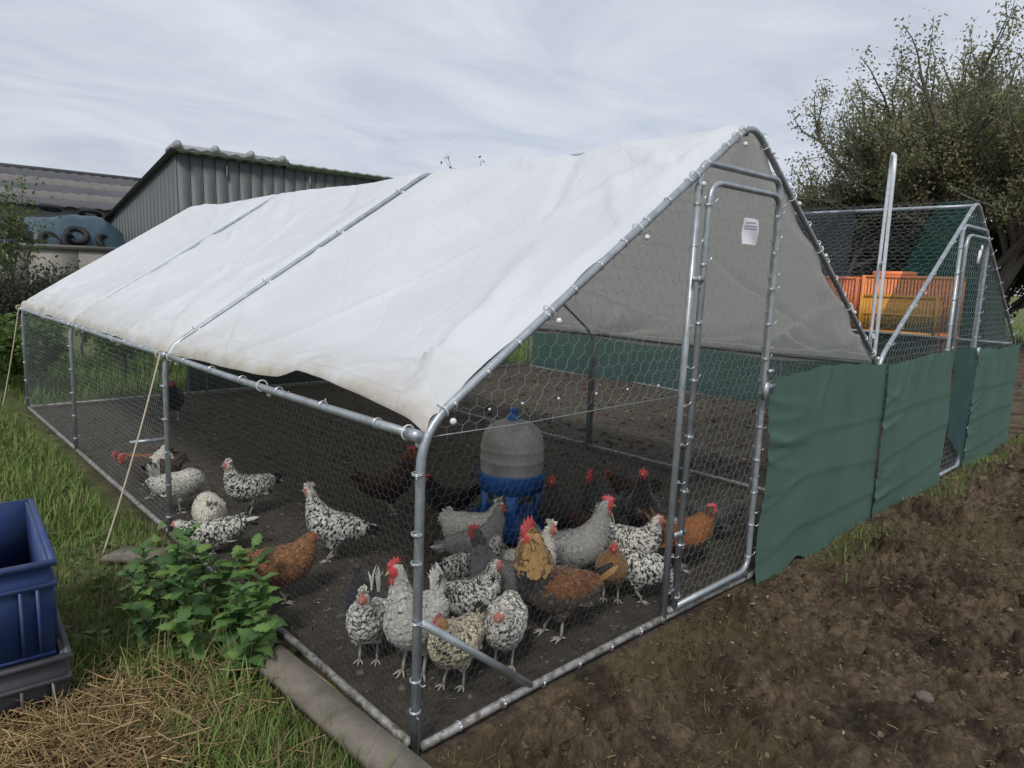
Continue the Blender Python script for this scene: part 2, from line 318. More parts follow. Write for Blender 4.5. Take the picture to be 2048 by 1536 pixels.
# ------------------------------------------------------------------ chicken wire
def inside(P, poly):
    x, y = P[:, 0], P[:, 1]; r = np.zeros(len(P), bool); n = len(poly)
    for i in range(n):
        x1, y1 = poly[i]; x2, y2 = poly[(i + 1) % n]
        c = ((y1 > y) != (y2 > y)) & (x < (x2 - x1) * (y - y1) / (y2 - y1 + 1e-12) + x1); r ^= c
    return r
def hexwire(poly, a, rad, f, holes=(), jit=0.05):
    """hexagonal wire netting filling a 2-D polygon; f maps (n,2)+offset -> (n,3)"""
    poly = np.asarray(poly, float); (x0, y0), (x1, y1) = poly.min(0), poly.max(0)
    h = a * 1.05; E = []
    nr = int((y1 - y0) / (h * 0.75)) + 3; nc = int((x1 - x0) / a) + 3
    i, j = np.meshgrid(np.arange(-1, nc), np.arange(-1, nr)); i = i.ravel(); j = j.ravel()
    cx = x0 + (i + 0.5 * (j % 2)) * a; cy = y0 + j * h * 0.75
    A = np.stack([cx - a / 2, cy + h * 0.25], 1); Bp = np.stack([cx, cy + h * 0.5], 1); D = np.stack([cx + a / 2, cy + h * 0.25], 1); Ed = np.stack([cx - a / 2, cy - h * 0.25], 1)
    E = np.concatenate([np.stack([A, Bp], 1), np.stack([Bp, D], 1), np.stack([Ed, A], 1)])
    mid = E.mean(1); k = inside(mid, poly)
    for hp in holes: k &= ~inside(mid, hp)
    E = E[k]
    def wob(Pt):
        s = 40.0; return Pt + jit * a * np.stack([np.sin(Pt[:, 0] * 71 + Pt[:, 1] * 137), np.sin(Pt[:, 0] * 113 - Pt[:, 1] * 59)], 1)
    P0 = wob(E[:, 0]); P1 = wob(E[:, 1])
    A3 = f(P0); B3 = f(P1); T = B3 - A3; T /= np.linalg.norm(T, axis=1, keepdims=True) + 1e-9
    nn = np.cross(T, np.array([0.31, 0.52, 0.79])); nn /= np.linalg.norm(nn, axis=1, keepdims=True); bb = np.cross(T, nn)
    V = np.stack([Q + rad * (math.cos(t) * nn + math.sin(t) * bb) for Q in (A3, B3) for t in (0, 2.094, 4.189)], 1).reshape(-1, 3)
    o = np.arange(len(E))[:, None] * 6
    F = np.concatenate([o + np.array([q]) for q in ((0, 1, 4, 3), (1, 2, 5, 4), (2, 0, 3, 5))])
    return V, F
def wire_part(name, parent, poly, a, rad, f, m, holes=()):
    V, F = hexwire(poly, a, rad, f, holes); return obj(name, mesh(name, V, [F], m), parent, kind='stuff')
PY = lambda y: (lambda P: np.stack([P[:, 0], np.full(len(P), y) + 0.006 * np.sin(P[:, 0] * 3.1) * np.sin(P[:, 1] * 4.0), P[:, 1]], 1))
PX = lambda x: (lambda P: np.stack([np.full(len(P), x) + 0.006 * np.sin(P[:, 0] * 2.3) * np.sin(P[:, 1] * 4.0), P[:, 0], P[:, 1]], 1))

TR = 0.0130
def tube_part(name, parent, P, r=TR, m=None, n=12, **k):
    return obj(name, MB().tube(np.asarray(P, float), r, n).build(name, m or GALV, True), parent, **k)

# ------------------------------------------------------------------ first run (under the white covers)
run = thing('chicken_run', 'walk-in galvanised tube poultry run under the white covers, with hexagonal wire sides and gable door', 'chicken run')
W, HE, HR = 3.06, 0.90, 1.905
YH = [0.0, 2.05, 4.05, 5.95]
def hoop(y, x0, x1, par, n=12, base=-0.03, dz=0.0):
    P = bend([(x0, y, base), (x0 + 0.01, y, HE + dz), ((x0 + x1) / 2, y, HR + dz), (x1, y, HE + dz), (x1, y, base)], 0.10, 7)
    return tube_part('hoop_tube', par, P, n=n)
for y in YH: hoop(y, 0.0, W, run)
def sagline(a, b, n=9, sag=0.0):
    t = np.linspace(0, 1, n)[:, None]; a = np.array(a, float); b = np.array(b, float)
    P = a * (1 - t) + b * t; P[:, 2] -= sag * 4 * (t * (1 - t))[:, 0]; return P
for k in range(3):
    ya, yb = YH[k] + 0.02, YH[k + 1] - 0.02
    tube_part('ridge_pole', run, sagline((W / 2, ya, HR - 0.036), (W / 2, yb, HR - 0.036)))
    for x in (0.008, W - 0.008): tube_part('eave_rail', run, sagline((x, ya, HE - 0.012), (x, yb, HE - 0.012), sag=0.006))
    for x in (0.0, W): tube_part('bottom_rail', run, sagline((x, ya, 0.022), (x, yb, 0.018)), m=GALV_MUD)
# front bottom rail with a little bow, back rail
tube_part('bottom_rail', run, [(0.02, 0, 0.014), (0.45, 0, 0.022), (0.9, 0, 0.022), (1.4, 0, 0.016), (1.8, 0, 0.004), (2.4, 0, 0.0), (W, 0, 0.0)], m=GALV_MUD)
tube_part('bottom_rail', run, [(0.02, 5.95, 0.02), (W, 5.95, 0.02)], m=GALV_MUD)
# mid wall tube of the back gable, back posts
tube_part('back_rail', run, [(0.02, 5.95, HE), (W, 5.95, HE)])
for x in (1.37, 1.55): tube_part('back_post', run, [(x, 5.95, 0.0), (x, 5.95, 1.5 if x < 1.5 else 1.6)], 0.014)
# diagonal brace at the near corner, small stub on the first side post
tube_part('corner_brace', run, [(0.012, -0.001, 0.385), (0.435, -0.004, 0.035)], 0.0115)
tube_part('stub_tube', run, [(0.0, 2.05, 0.485), (-0.15, 2.075, 0.482)], 0.009)
# gable door: fixed outer frame, then the leaf
DL, DR, DT = 1.165, 1.768, 1.715
tube_part('door_post', run, [(DL - 0.012, 0.0, 0.0), (DL + 0.008, 0.0, 0.9), (DL + 0.028, 0.0, 1.66)])
tube_part('door_post', run, [(DR, 0.0, 0.0), (DR + 0.012, 0.0, 0.9), (DR + 0.02, 0.0, DT - 0.05)])
tube_part('door_lintel', run, bend([(DL + 0.03, 0.0, 1.60), (DL + 0.04, 0.0, DT + 0.005), (DR + 0.018, 0.0, DT + 0.005), (DR + 0.022, 0.0, DT - 0.12)], 0.09, 7))
door = obj('gable_door', MB().tube(bend([(DL + 0.03, -0.02, 0.06), (DL + 0.072, -0.02, DT - 0.062), (DR - 0.004, -0.02, DT - 0.062), (DR - 0.018, -0.02, 0.06), (DL + 0.03, -0.02, 0.06)], 0.075, 8), TR * 0.93, 12).build('gable_door', GALV, True), run)
wire_part('door_wire', door, [(DL + 0.03, 0.06), (DR - 0.03, 0.06), (DR - 0.02, DT - 0.06), (DL + 0.07, DT - 0.06)], 0.045, 0.0006, PY(-0.02), WIRE)
latch = MB(); latch.box((DR - 0.05, -0.05, 0.86), (DR + 0.03, -0.036, 0.885)); latch.box((DR - 0.052, -0.056, 0.82), (DR - 0.03, -0.034, 0.895)); latch.box((DR - 0.02, -0.05, 0.93), (DR + 0.012, -0.034, 0.948))
obj('latch', latch.build('latch', GALV), door)
for z in (0.35, 1.3):
    obj('hinge', MB().box((DL - 0.012, -0.030, z), (DL + 0.062, -0.022, z + 0.018)).tube([(DL + 0.025, -0.030, z - 0.004), (DL + 0.025, -0.030, z + 0.022)], 0.005, 8).build('hinge', GALV), door)
for z in (0.028,): tube_part('sill_tube', run, [(DL, -0.006, 0.045), (DR, -0.006, 0.036)], 0.012, GALV_MUD)
# wire
slope = (HR - HE) / (W / 2)
wire_part('gable_wire', run, [(0.02, 0.885), (DL, 0.885), (DL + 0.02, 1.64), (0.02, HE)], 0.05, 0.0008, PY(0.004), WIRE)
wire_part('gable_wire', run, [(DR, 0.885), (W - 0.02, 0.885), (W - 0.02, HE), (W / 2 + 0.02, HR - 0.02), (W / 2 - 0.1, HR - 0.1), (DL + 0.05, DT), (DR + 0.02, DT)], 0.05, 0.00042, PY(0.004), WIRE)
wire_part('front_wire', run, [(0.02, 0.02), (DL, 0.02), (DL, 0.885), (0.02, 0.885)], 0.030, 0.00040, PY(0.004), WIRE_DULL)
wire_part('front_wire', run, [(DR, 0.02), (W, 0.02), (W, 0.885), (DR, 0.885)], 0.045, 0.0004, PY(0.004), WIRE_DULL)
wire_part('side_wire', run, [(0.02, 0.02), (2.05, 0.02), (2.05, HE), (0.02, HE)], 0.030, 0.00036, PX(0.004), WIRE_DULL)
wire_part('side_wire', run, [(2.05, 0.02), (5.95, 0.02), (5.95, HE), (2.05, HE)], 0.036, 0.00055, PX(0.004), WIRE)
wire_part('side_wire', run, [(0.02, 0.02), (5.95, 0.02), (5.95, HE), (0.02, HE)], 0.055, 0.0006, PX(W - 0.004), WIRE_DULL)
wire_part('back_wire', run, [(0.02, 0.02), (W, 0.02), (W, HE), (W / 2, HR), (0.02, HE)], 0.055, 0.0008, PY(5.94), WIRE_DULL)
tube_part('selvedge_wire', run, [(0.02, 0.002, 0.883), (0.4, 0.0, 0.879), (0.8, 0.002, 0.884), (DL, 0.0, 0.886)], 0.0013, WIRE, 6)
tube_part('selvedge_wire', run, [(DR, 0.002, 0.885), (2.4, 0.0, 0.88), (W, 0.0, 0.885)], 0.0018, WIRE, 6)
# wire ties wrapped round the tubes, white clips on the gable wire
T = MB()
def tie(p, d, r=TR + 0.002, tail=True):
    p = np.array(p, float); d = np.array(d, float); d /= np.linalg.norm(d); a = np.cross(d, (0.3, 0.5, 0.81)); a /= np.linalg.norm(a); b = np.cross(d, a)
    for k in range(2):
        t = np.linspace(0, 2 * np.pi, 11); o = d * (0.004 * k)
        T.tube([p + o + (r) * (math.cos(q) * a + math.sin(q) * b) for q in t], 0.0014, 5)
    if tail:
        e = np.array([random.uniform(-1, 1), -1, random.uniform(-0.5, 0.7)]); e /= np.linalg.norm(e)
        T.tube([p + e * r, p + e * (r + 0.012), p + e * (r + 0.02) + np.array([0, 0, 0.01])], 0.0018, 5)
for z in (0.13, 0.22, 0.385, 0.55, 0.63, 0.79): tie((0.0, 0, z), (0, 0, 1))
for z in np.arange(0.12, 1.6, 0.145): tie((DL + 0.004 + 0.022 * (z / 1.6), 0, z), (0, 0, 1)); tie((DR + 0.008, 0, z + 0.05), (0, 0, 1)); tie((DR - 0.02, -0.02, z), (0, 0, 1), TR)
for z in np.arange(0.1, 1.6, 0.21): tie((DL + 0.033 + 0.02 * z, -0.02, z), (0, 0, 1))
for t in np.arange(0.06, 0.98, 0.075):
    tie((0.02 + t * 1.5, 0, HE + t * (HR - HE)), (1.5, 0, 1), tail=False); tie((W - t * 1.5, 0, HE + t * (HR - HE)), (-1.5, 0, 1), tail=False)
for y in np.arange(0.2, 5.9, 0.31): tie((0.008, y, HE - 0.012), (0, 1, 0)); 
for x in np.arange(0.15, 1.1, 0.17): tie((x, 0, 0.018), (1, 0, 0), tail=False)
for y in YH[1:]:
    for z in np.arange(0.1, 0.85, 0.16): tie((0.0, y, z), (0, 0, 1))
obj('wire_tie', T.build('wire_tie', TIEW, True), run, kind='stuff')
for x in (0.235, 0.36, 0.51, 0.685, 0.845, 1.02):
    obj('white_clip', MB().ell((x, -0.004, 0.935 + 0.004 * math.sin(x * 40)), (0.0042,) * 3, 8, 6).build('white_clip', BALL, True), run)
# corner couplings
for y in YH:
    for x in (0.004, W - 0.004):
        obj('coupling', MB().tube([(x, y - (0.0 if y == 0 else 0.045), HE - 0.012), (x, y + 0.045, HE - 0.012)], TR + 0.004, 12).build('coupling', GALV, True), run)

# ------------------------------------------------------------------ white covers, one per bay
def cover(name, label, y0, y1, seed, front=False, hem=None, back=False):
    rg = np.random.default_rng(seed); nu, nv = 170, 90 if not front else 110
    u = np.sin(np.linspace(-1, 1, nu) * np.pi / 2); v = np.linspace(0, 1, nv); U, Vv = np.meshgrid(u, v, indexing='ij'); A = np.abs(U)
    L = math.hypot(W / 2, HR - HE); s = 1 - A                                        # 0 at the eave, 1 at the ridge
    hw = W / 2 + 0.012
    x = W / 2 + np.sign(U) * hw * (1 - s); z = HE + (HR - HE) * s
    rid = np.clip(A / 0.05, 0, 1); z = z - 0.022 * (1 - rid) ** 2                     # rounded ridge
    nxn = np.where(U < 0, -(HR - HE), (HR - HE)) / L * np.clip(A / 0.06, 0, 1); nzn = np.sqrt(1 - nxn ** 2)
    bay = np.sin(np.pi * Vv); prof = np.sin(np.pi * np.clip(s * 0.95 + 0.05, 0, 1)) ** 0.8
    eg = np.clip(1.6 - Vv / 0.03, 0, 1) * (not front) + np.clip(1.6 - (1 - Vv) / 0.03, 0, 1) * (not back)
    off = TR + 0.006 - 0.055 * bay ** 0.8 * prof - 0.012 * bay * np.clip(s * 2, 0, 1)
    Yl = Vv * (y1 - y0); Sl = s * L
    # tension folds running from the ties
    for k in range(64):
        side = rg.choice([-1, 1]); msk = (U * side > 0).astype(float)
        p = np.array([rg.uniform(0, y1 - y0), rg.choice([0.0, 0.0, L, rg.uniform(0, L)])])
        if rg.random() < 0.45: p[0] = rg.choice([0.0, y1 - y0])
        ang = rg.uniform(0.15, 1.35) * rg.choice([-1, 1]); d = np.array([math.cos(ang), math.sin(ang)]); ln = rg.uniform(0.35, 1.5)
        a = (Yl - p[0]) * d[0] + (Sl - p[1]) * d[1]; a = a * np.sign(((y1 - y0) / 2 - p[0]) * d[0] + (L / 2 - p[1]) * d[1]); b = -(Yl - p[0]) * d[1] + (Sl - p[1]) * d[0]
        w = rg.uniform(0.018, 0.055) * (0.5 + np.clip(a, 0, 2)); env = np.clip(a / 0.25, 0, 1) * np.clip(Sl / 0.14, 0, 1) * np.clip((ln - a) / (0.5 * ln), 0, 1)
        off = off + msk * env * rg.uniform(0.009, 0.031) * np.exp(-(b / w) ** 2) * rg.choice([1, 1, -0.7])
    off = off + 0.012 * fbm(Yl * 1.6 + seed, Sl * 1.6 + U, 3, seed) * np.clip(bay * 2, 0, 1) + 0.0035 * fbm(Yl * 9 + seed, Sl * 9, 3, seed + 3)
    yy = y0 + Yl
    # scalloped front edge, pulled in between the ties
    if front:
        ties = np.array([0.0, 0.05, 0.30, 0.56, 0.76, 0.93, 1.0])
        e = np.zeros_like(s)
        for a, b in zip(ties[:-1], ties[1:]):
            t = np.clip((s - a) / (b - a), 0, 1); e = np.maximum(e, np.sin(np.pi * t) * 0.20 * (b - a) * ((s > a) & (s < b)))
        e = e * np.where(U > 0, 1.0, 1.0); yy = yy + (e - 0.012) * (1 - Vv) ** 6
        off = off - 0.030 * np.clip(1 - Vv / 0.03, 0, 1)
    off = off - 0.007 * np.exp(-((s - 0.048) / 0.006) ** 2) + 0.004 * np.exp(-((s - 0.03) / 0.012) ** 2)
    off = off * (1 - eg) + eg * (TR - 0.024)
    x = x + nxn * off; z = z + nzn * off
    # hem: lifts off the rail between its ties, hangs as a band
    low = np.clip((0.16 - s) / 0.16, 0, 1)
    hz = np.interp(yy, hem[0], hem[1]) if hem else 0.010 * bay + 0.008 * bay * np.sin(yy * 7.0)
    z = z + np.where(U < 0, hz, 0.012 * np.sin(yy * 6 + 1) - 0.035) * low ** 1.3 * (1 - 0.85 * eg)
    band = np.clip((0.035 - s) / 0.035, 0, 1); x = x + np.where(U < 0, 0.030, -0.02) * band ** 2; z = z - 0.020 * band
    Vx = np.stack([x, yy, z], -1).reshape(-1, 3); ix = np.arange(nu * nv).reshape(nu, nv)
    F = np.stack([ix[:-1, :-1], ix[:-1, 1:], ix[1:, 1:], ix[1:, :-1]], -1).reshape(-1, 4)
    st = np.clip((0.20 - s) / 0.20, 0, 1) ** 1.6 * 0.75 + np.clip((0.05 - s) / 0.03, 0, 1) * 0.25 + 0.10 * np.clip((0.45 - s) / 0.4, 0, 1)
    st = np.where(U < 0, st, st * 0.9)
    o = obj(name, mesh(name, Vx, [F], TARP, True, np.stack([st, st, st], -1).reshape(-1, 3)))
    tag(o, label, 'tarpaulin', 'white covers over the run'); return o
hem1 = ([0, 0.05, 0.23, 0.515, 0.70, 0.85, 1.05, 1.5, 1.93, 2.1], [0.02, 0.03, 0.052, 0.082, 0.088, 0.050, 0.034, 0.024, 0.006, 0.0])
c1 = cover('tarpaulin', 'white tarpaulin nearest the door, large clean panel with its hem lifting off the rail', 0.0, 2.034, 11, True, hem1)
c2 = cover('tarpaulin', 'white tarpaulin on the middle bay, between two grey roof tubes', 2.066, 4.036, 23)
c3 = cover('tarpaulin', 'farthest white tarpaulin, end bay of the roof below the grey metal shed', 4.060, 6.0, 37, back=True)
# ball ties (elastic loop with a small ball) along the covers' edges, parts of the cover they hold
def ball_tie(p, par, d=(0, 0, 1), down=0.045):
    p = np.array(p, float); d = np.array(d, float); d /= np.linalg.norm(d); a = np.cross(d, (0.3, 0.5, 0.81)); a /= np.linalg.norm(a); b = np.cross(d, a)
    o = MB().tube([p + (TR + 0.007) * (math.cos(q) * a + math.sin(q) * b) for q in np.linspace(0, 2 * np.pi, 13)], 0.0022, 6)
    o.ell(p + np.array([0.012, -0.03, -down * 0.6]), (0.0095,) * 3, 8, 6); obj('ball_tie', o.build('ball_tie', BALL, True), par)
for s in (0.05, 0.30, 0.56, 0.76, 0.93):
    ball_tie((0.0 + s * W / 2, 0, HE + s * (HR - HE)), c1, (1.5, 0, 1)); ball_tie((W - s * W / 2, 0, HE + s * (HR - HE)), c1, (-1.5, 0, 1))
for y, par in ((0.05, c1), (0.95, c1), (1.93, c1), (2.9, c2), (3.75, c2), (4.9, c3), (5.8, c3)): ball_tie((0.004, y, HE - 0.01), par, (0, 1, 0))
for s in (0.1, 0.33, 0.6, 0.85): ball_tie((s * W / 2, 2.05, HE + s * (HR - HE)), c2, (1.5, 0, 1), 0.0)

# ------------------------------------------------------------------ second run (open tube frame behind the green cloth)
run2 = thing('chicken_run', 'second walk-in tube run to the right, bare roof frame, sides wrapped in green shade cloth', 'chicken run', (0, 0, 0))
X0, X1 = 3.10, 6.20; XM = 4.57
for y in YH:
    P = bend([(X0, y + 0.0, -0.04), (X0, y, HE), (XM, y, HR), (X1, y, 0.872), (X1, y, -0.06)], 0.10, 7); tube_part('hoop_tube', run2, P)
for k in range(3):
    ya, yb = YH[k] + 0.02, YH[k + 1] - 0.02
    tube_part('ridge_pole', run2, sagline((XM, ya, HR - 0.036), (XM, yb, HR - 0.036)))
    for x in (X0 + 0.012, X1 - 0.008): tube_part('eave_rail', run2, sagline((x, ya, HE - 0.012 - (0.025 if x > 4 else 0)), (x, yb, HE - 0.012)))
    tube_part('bottom_rail', run2, sagline((X1, ya, -0.03), (X1, yb, 0.0)), m=GALV_MUD)
tube_part('bottom_rail', run2, [(X0, 0, -0.02), (4.3, 0, -0.01), (5, 0, -0.005), (X1, 0, -0.04)], m=GALV_MUD)
tube_part('bottom_rail', run2, [(X0, 5.95, 0.02), (X1, 5.95, 0.02)], m=GALV_MUD)
tube_part('back_rail', run2, [(X0, 5.95, HE), (X1, 5.95, HE)])
tube_part('door_post', run2, [(4.315, 0, -0.03), (4.33, 0, 1.70)]); tube_part('door_post', run2, [(4.905, 0, -0.03), (4.925, 0, 1.66)])
tube_part('door_lintel', run2, bend([(4.33, 0, 1.60), (4.335, 0, 1.725), (4.915, 0, 1.725), (4.92, 0, 1.6)], 0.09, 6))
door2 = obj('gable_door', MB().tube(bend([(4.358, -0.02, 0.02), (4.365, -0.02, 1.665), (4.885, -0.02, 1.665), (4.873, -0.02, 0.02), (4.358, -0.02, 0.02)], 0.10, 8), TR * 0.93, 10).build('gable_door', GALV, True), run2)
wire_part('door_wire', door2, [(4.36, 0.03), (4.875, 0.03), (4.88, 1.66), (4.365, 1.66)], 0.05, 0.0009, PY(-0.02), WIRE)
obj('latch', MB().box((4.85, -0.05, 0.86), (4.93, -0.036, 0.89)).box((4.86, -0.058, 0.83), (4.885, -0.034, 0.90)).build('latch', GALV), door2)
wire_part('gable_wire', run2, [(X0 + 0.02, 0.02), (4.31, 0.02), (4.31, 1.70), (X0 + 0.02, HE)], 0.05, 0.0009, PY(0.004), WIRE)
wire_part('gable_wire', run2, [(4.92, 0.02), (X1 - 0.02, 0.02), (X1 - 0.02, 0.88), (XM, HR - 0.02), (4.35, 1.74), (4.92, 1.73)], 0.05, 0.0009, PY(0.004), WIRE)
wire_part('side_wire', run2, [(0.02, 0.0), (5.95, 0.0), (5.95, HE), (0.02, HE)], 0.055, 0.0009, PX(X1 - 0.004), WIRE)
wire_part('back_wire', run2, [(X0, 0.02), (X1, 0.02), (X1, HE), (XM, HR), (X0, HE)], 0.06, 0.0009, PY(5.94), WIRE_DULL)
def slopef(xa, za, xb, zb, dz=0.006):
    return lambda P: np.stack([xa + (xb - xa) * P[:, 1], P[:, 0], za + (zb - za) * P[:, 1] + dz], 1)
def roofwire(xa, za, xb, zb):
    Ls = math.hypot(xb - xa, zb - za); g = slopef(xa, za, xb, zb)
    V, F = hexwire([(0.02, 0), (5.93, 0), (5.93, Ls), (0.02, Ls)], 0.062, 0.0005, lambda P: g(np.stack([P[:, 0], P[:, 1] / Ls], 1))); return obj('roof_wire', mesh('roof_wire', V, [F], WIRE), run2, kind='stuff')
roofwire(X0, HE + 0.015, XM, HR + 0.015); roofwire(X1, HE - 0.01, XM, HR + 0.015)
T = MB()
for z in np.arange(0.05, 1.6, 0.17): tie((4.905 + 0.012 * z, 0, z), (0, 0, 1)); tie((4.32, 0, z), (0, 0, 1)); tie((4.876, -0.02, z + 0.07), (0, 0, 1), TR)
for t in np.arange(0.08, 0.98, 0.1): tie((X0 + t * (XM - X0), 0, HE + t * (HR - HE)), (1.5, 0, 1)); tie((X1 - t * (X1 - XM), 0, 0.872 + t * (HR - 0.872)), (-1.6, 0, 1))
obj('wire_tie', T.build('wire_tie', TIEW, True), run2, kind='stuff')

# ------------------------------------------------------------------ shade cloth
def cloth(name, label, x0, x1, top, bot, y, seed, m=NETG, edges=(0, 0), creases=True, cat='shade cloth', nu=80, nv=60, group='green shade cloths'):
    rg = np.random.default_rng(seed); u = np.linspace(0, 1, nu); v = np.linspace(0, 1, nv); U, Vv = np.meshgrid(u, v, indexing='ij')
    x = x0 + (x1 - x0) * U; zt = np.interp(x, *top); zb = np.interp(x, *bot); z = zb + (zt - zb) * Vv
    x = x + (1 - U) ** 8 * edges[0] * np.sin(Vv * 9.0 + seed) * (Vv < 0.97) + U ** 8 * edges[1] * np.sin(Vv * 8 + 2 + seed)
    d = 0.008 * fbm(x * 1.6 + seed, z * 1.6, 4, seed) + 0.010
    if creases:
        for c in (0.20, 0.43, 0.69):      # horizontal fold creases from the roll
            q = Vv - c - 0.02 * np.sin(U * 3 + seed + c * 9); q = q - 0.03 * (U - 0.5); d = d + 0.0045 * np.exp(-np.abs(q) / 0.010) + 0.0025 * np.tanh(q / 0.02) * np.exp(-np.abs(q) / 0.12)
    for k in range(9):                    # pleats hanging from the ties and pulled at the edges
        px = rg.uniform(0, 1); ln = rg.uniform(0.15, 0.5); sl = rg.uniform(-0.5, 0.5); b = (U - px) - sl * (1 - Vv)
        d = d + 0.010 * np.exp(-(b / (0.015 + 0.05 * (1 - Vv))) ** 2) * np.clip(1 - (1 - Vv) / ln, 0, 1)
        py = rg.uniform(0.1, 0.95); b = (Vv - py) - rg.uniform(-0.4, 0.4) * U; d = d + 0.006 * np.exp(-(b / (0.012 + 0.04 * U)) ** 2) * np.clip(1 - U / 0.35, 0, 1)
    d = d + 0.014 * (1 - Vv) ** 5 * (0.5 + 0.5 * fbm(U * 6, U * 2 + seed, 2, seed))
    z = z + (Vv > 0.98) * 0.004 * np.sin(U * 31 + seed) + (Vv < 0.02) * 0.012 * np.sin(U * 27)
    Vx = np.stack([x, y - d, z], -1).reshape(-1, 3); ix = np.arange(nu * nv).reshape(nu, nv)
    F = np.stack([ix[:-1, :-1], ix[1:, :-1], ix[1:, 1:], ix[:-1, 1:]], -1).reshape(-1, 4)
    o = obj(name, mesh(name, Vx, [F], m, True)); tag(o, label, cat, group); return o
cloth('shade_cloth', 'green shade cloth right of the open gable door, covering the front below the white roof', 1.80, 3.145, ([1.79, 1.95, 2.34, 2.8, 3.14], [0.925, 0.905, 0.93, 0.905, 0.88]), ([1.8, 2.0, 2.2, 2.34, 2.7, 3.2], [-0.03, -0.035, 0.0, -0.025, -0.05, -0.085]), -0.022, 3, edges=(0.022, 0.0))
cloth('shade_cloth', 'lighter green shade cloth between the two runs and the farther gable door', 3.13, 4.345, ([3.1, 3.3, 3.8, 4.35], [0.875, 0.885, 0.905, 0.91]), ([3.1, 3.4, 3.8, 4.35], [-0.085, -0.05, -0.045, -0.03]), -0.034, 8, edges=(0, 0.03))
cloth('shade_cloth', 'far end green shade cloth right of the farther gable door', 4.93, 6.24, ([4.9, 5.5, 6.25], [0.895, 0.86, 0.87]), ([4.9, 5.5, 6.3], [-0.055, -0.05, -0.075]), -0.024, 15)
def net_sheet(name, label, P, m, cat, nu=24, nv=10, amp=0.02, seed=1, group='green shade cloths', parent=None):
    """a net stretched between four corners a,b,c,d"""
    a, b, c, d = [np.array(p, float) for p in P]; U, Vv = np.meshgrid(np.linspace(0, 1, nu), np.linspace(0, 1, nv), indexing='ij'); U = U[..., None]; Vv = Vv[..., None]
    Q = (a * (1 - U) + b * U) * (1 - Vv) + (d * (1 - U) + c * U) * Vv; n = np.cross(b - a, d - a); n /= np.linalg.norm(n)
    Q = Q + n * (amp * fbm(U * 7 + seed, Vv * 4, 3, seed)); ix = np.arange(nu * nv).reshape(nu, nv)
    F = np.stack([ix[:-1, :-1], ix[1:, :-1], ix[1:, 1:], ix[:-1, 1:]], -1).reshape(-1, 4)
    o = obj(name, mesh(name, Q.reshape(-1, 3), [F], m, True), parent)
    if label: tag(o, label, cat, group)
    return o
net_sheet('shade_cloth', 'dark green netting along the far right side of the open frame run', [(6.225, 0.05, 0.0), (6.225, 5.9, 0.0), (6.225, 5.9, 0.88), (6.225, 0.05, 0.86)], NETF, 'shade cloth', 40, 8)
net_sheet('shade_cloth', 'dark green netting across the back end of the open frame run', [(3.1, 5.985, 0.0), (5.78, 5.985, 0.0), (5.78, 5.985, 0.9), (3.1, 5.985, 0.9)], NETF, 'shade cloth', 24, 8)
net_sheet('shade_cloth', 'dark netting panel on the rear gable under the white roof', [(1.38, 5.985, 0.02), (3.04, 5.985, 0.02), (3.04, 5.985, 0.9), (1.38, 5.985, 0.9)], NETN, 'shade cloth', 20, 8)
net_sheet('shade_cloth', 'loose green netting over the right roof slope of the open frame run', [(4.60, 0.03, 1.91), (4.60, 0.25, 1.905), (6.21, 1.15, 0.90), (6.21, 0.03, 0.885)], NETR, 'shade cloth', 20, 20)
net_sheet('bird_net', 'black bird net hanging from the bare ridge pole behind the white upright arch', [(4.5, 0.75, 1.87), (4.5, 1.15, 1.87), (3.3, 2.0, 0.98), (3.2, 0.3, 0.95)], NETK, 'net', 20, 20, 0.05, 5, None)

net_sheet('shade_cloth', 'narrow green netting hung on the lower part of the farther gable door', [(4.42, -0.042, 0.30), (4.88, -0.042, 0.05), (4.885, -0.042, 0.90), (4.37, -0.042, 0.90)], NETF, 'shade cloth', 16, 16, 0.012, 9)

# upright narrow arch of tube, seen nearly edge-on
arch = thing('arch_frame', 'tall narrow whitish tube arch standing upright behind the corner of the white roof', 'frame', (3.44, 0.16, 0), math.atan2(1.41 + 0.16, 1.0 + 3.44) + 0.02)
WHT = mat('bright_zinc', (0.68, 0.69, 0.70), 0.45, 0.25, var=0.2, vscale=30, bump=0.1)
ap = bend([(0.06, 0.0, -0.02), (0.02, 0.0, 1.0), (-0.07, 0, 2.04), (0.33, 0, 2.13), (0.40, 0, 1.0), (0.36, 0, -0.02)], 0.12, 8)
ap[:, 1] += 0.013 * np.sin(np.clip(ap[:, 2] / 2.1, 0, 1) * np.pi * 0.9) * np.sign(ap[:, 0] - 0.16)
obj('arch_tube', MB().tube(ap, 0.0105, 10).build('arch_tube', WHT, True), arch)
for z in (0.5, 1.0, 1.45): obj('cross_bar', MB().tube([(0.02, 0.0, z), (0.37, 0.0, z)], 0.010, 8).build('cross_bar', WHT, True), arch)

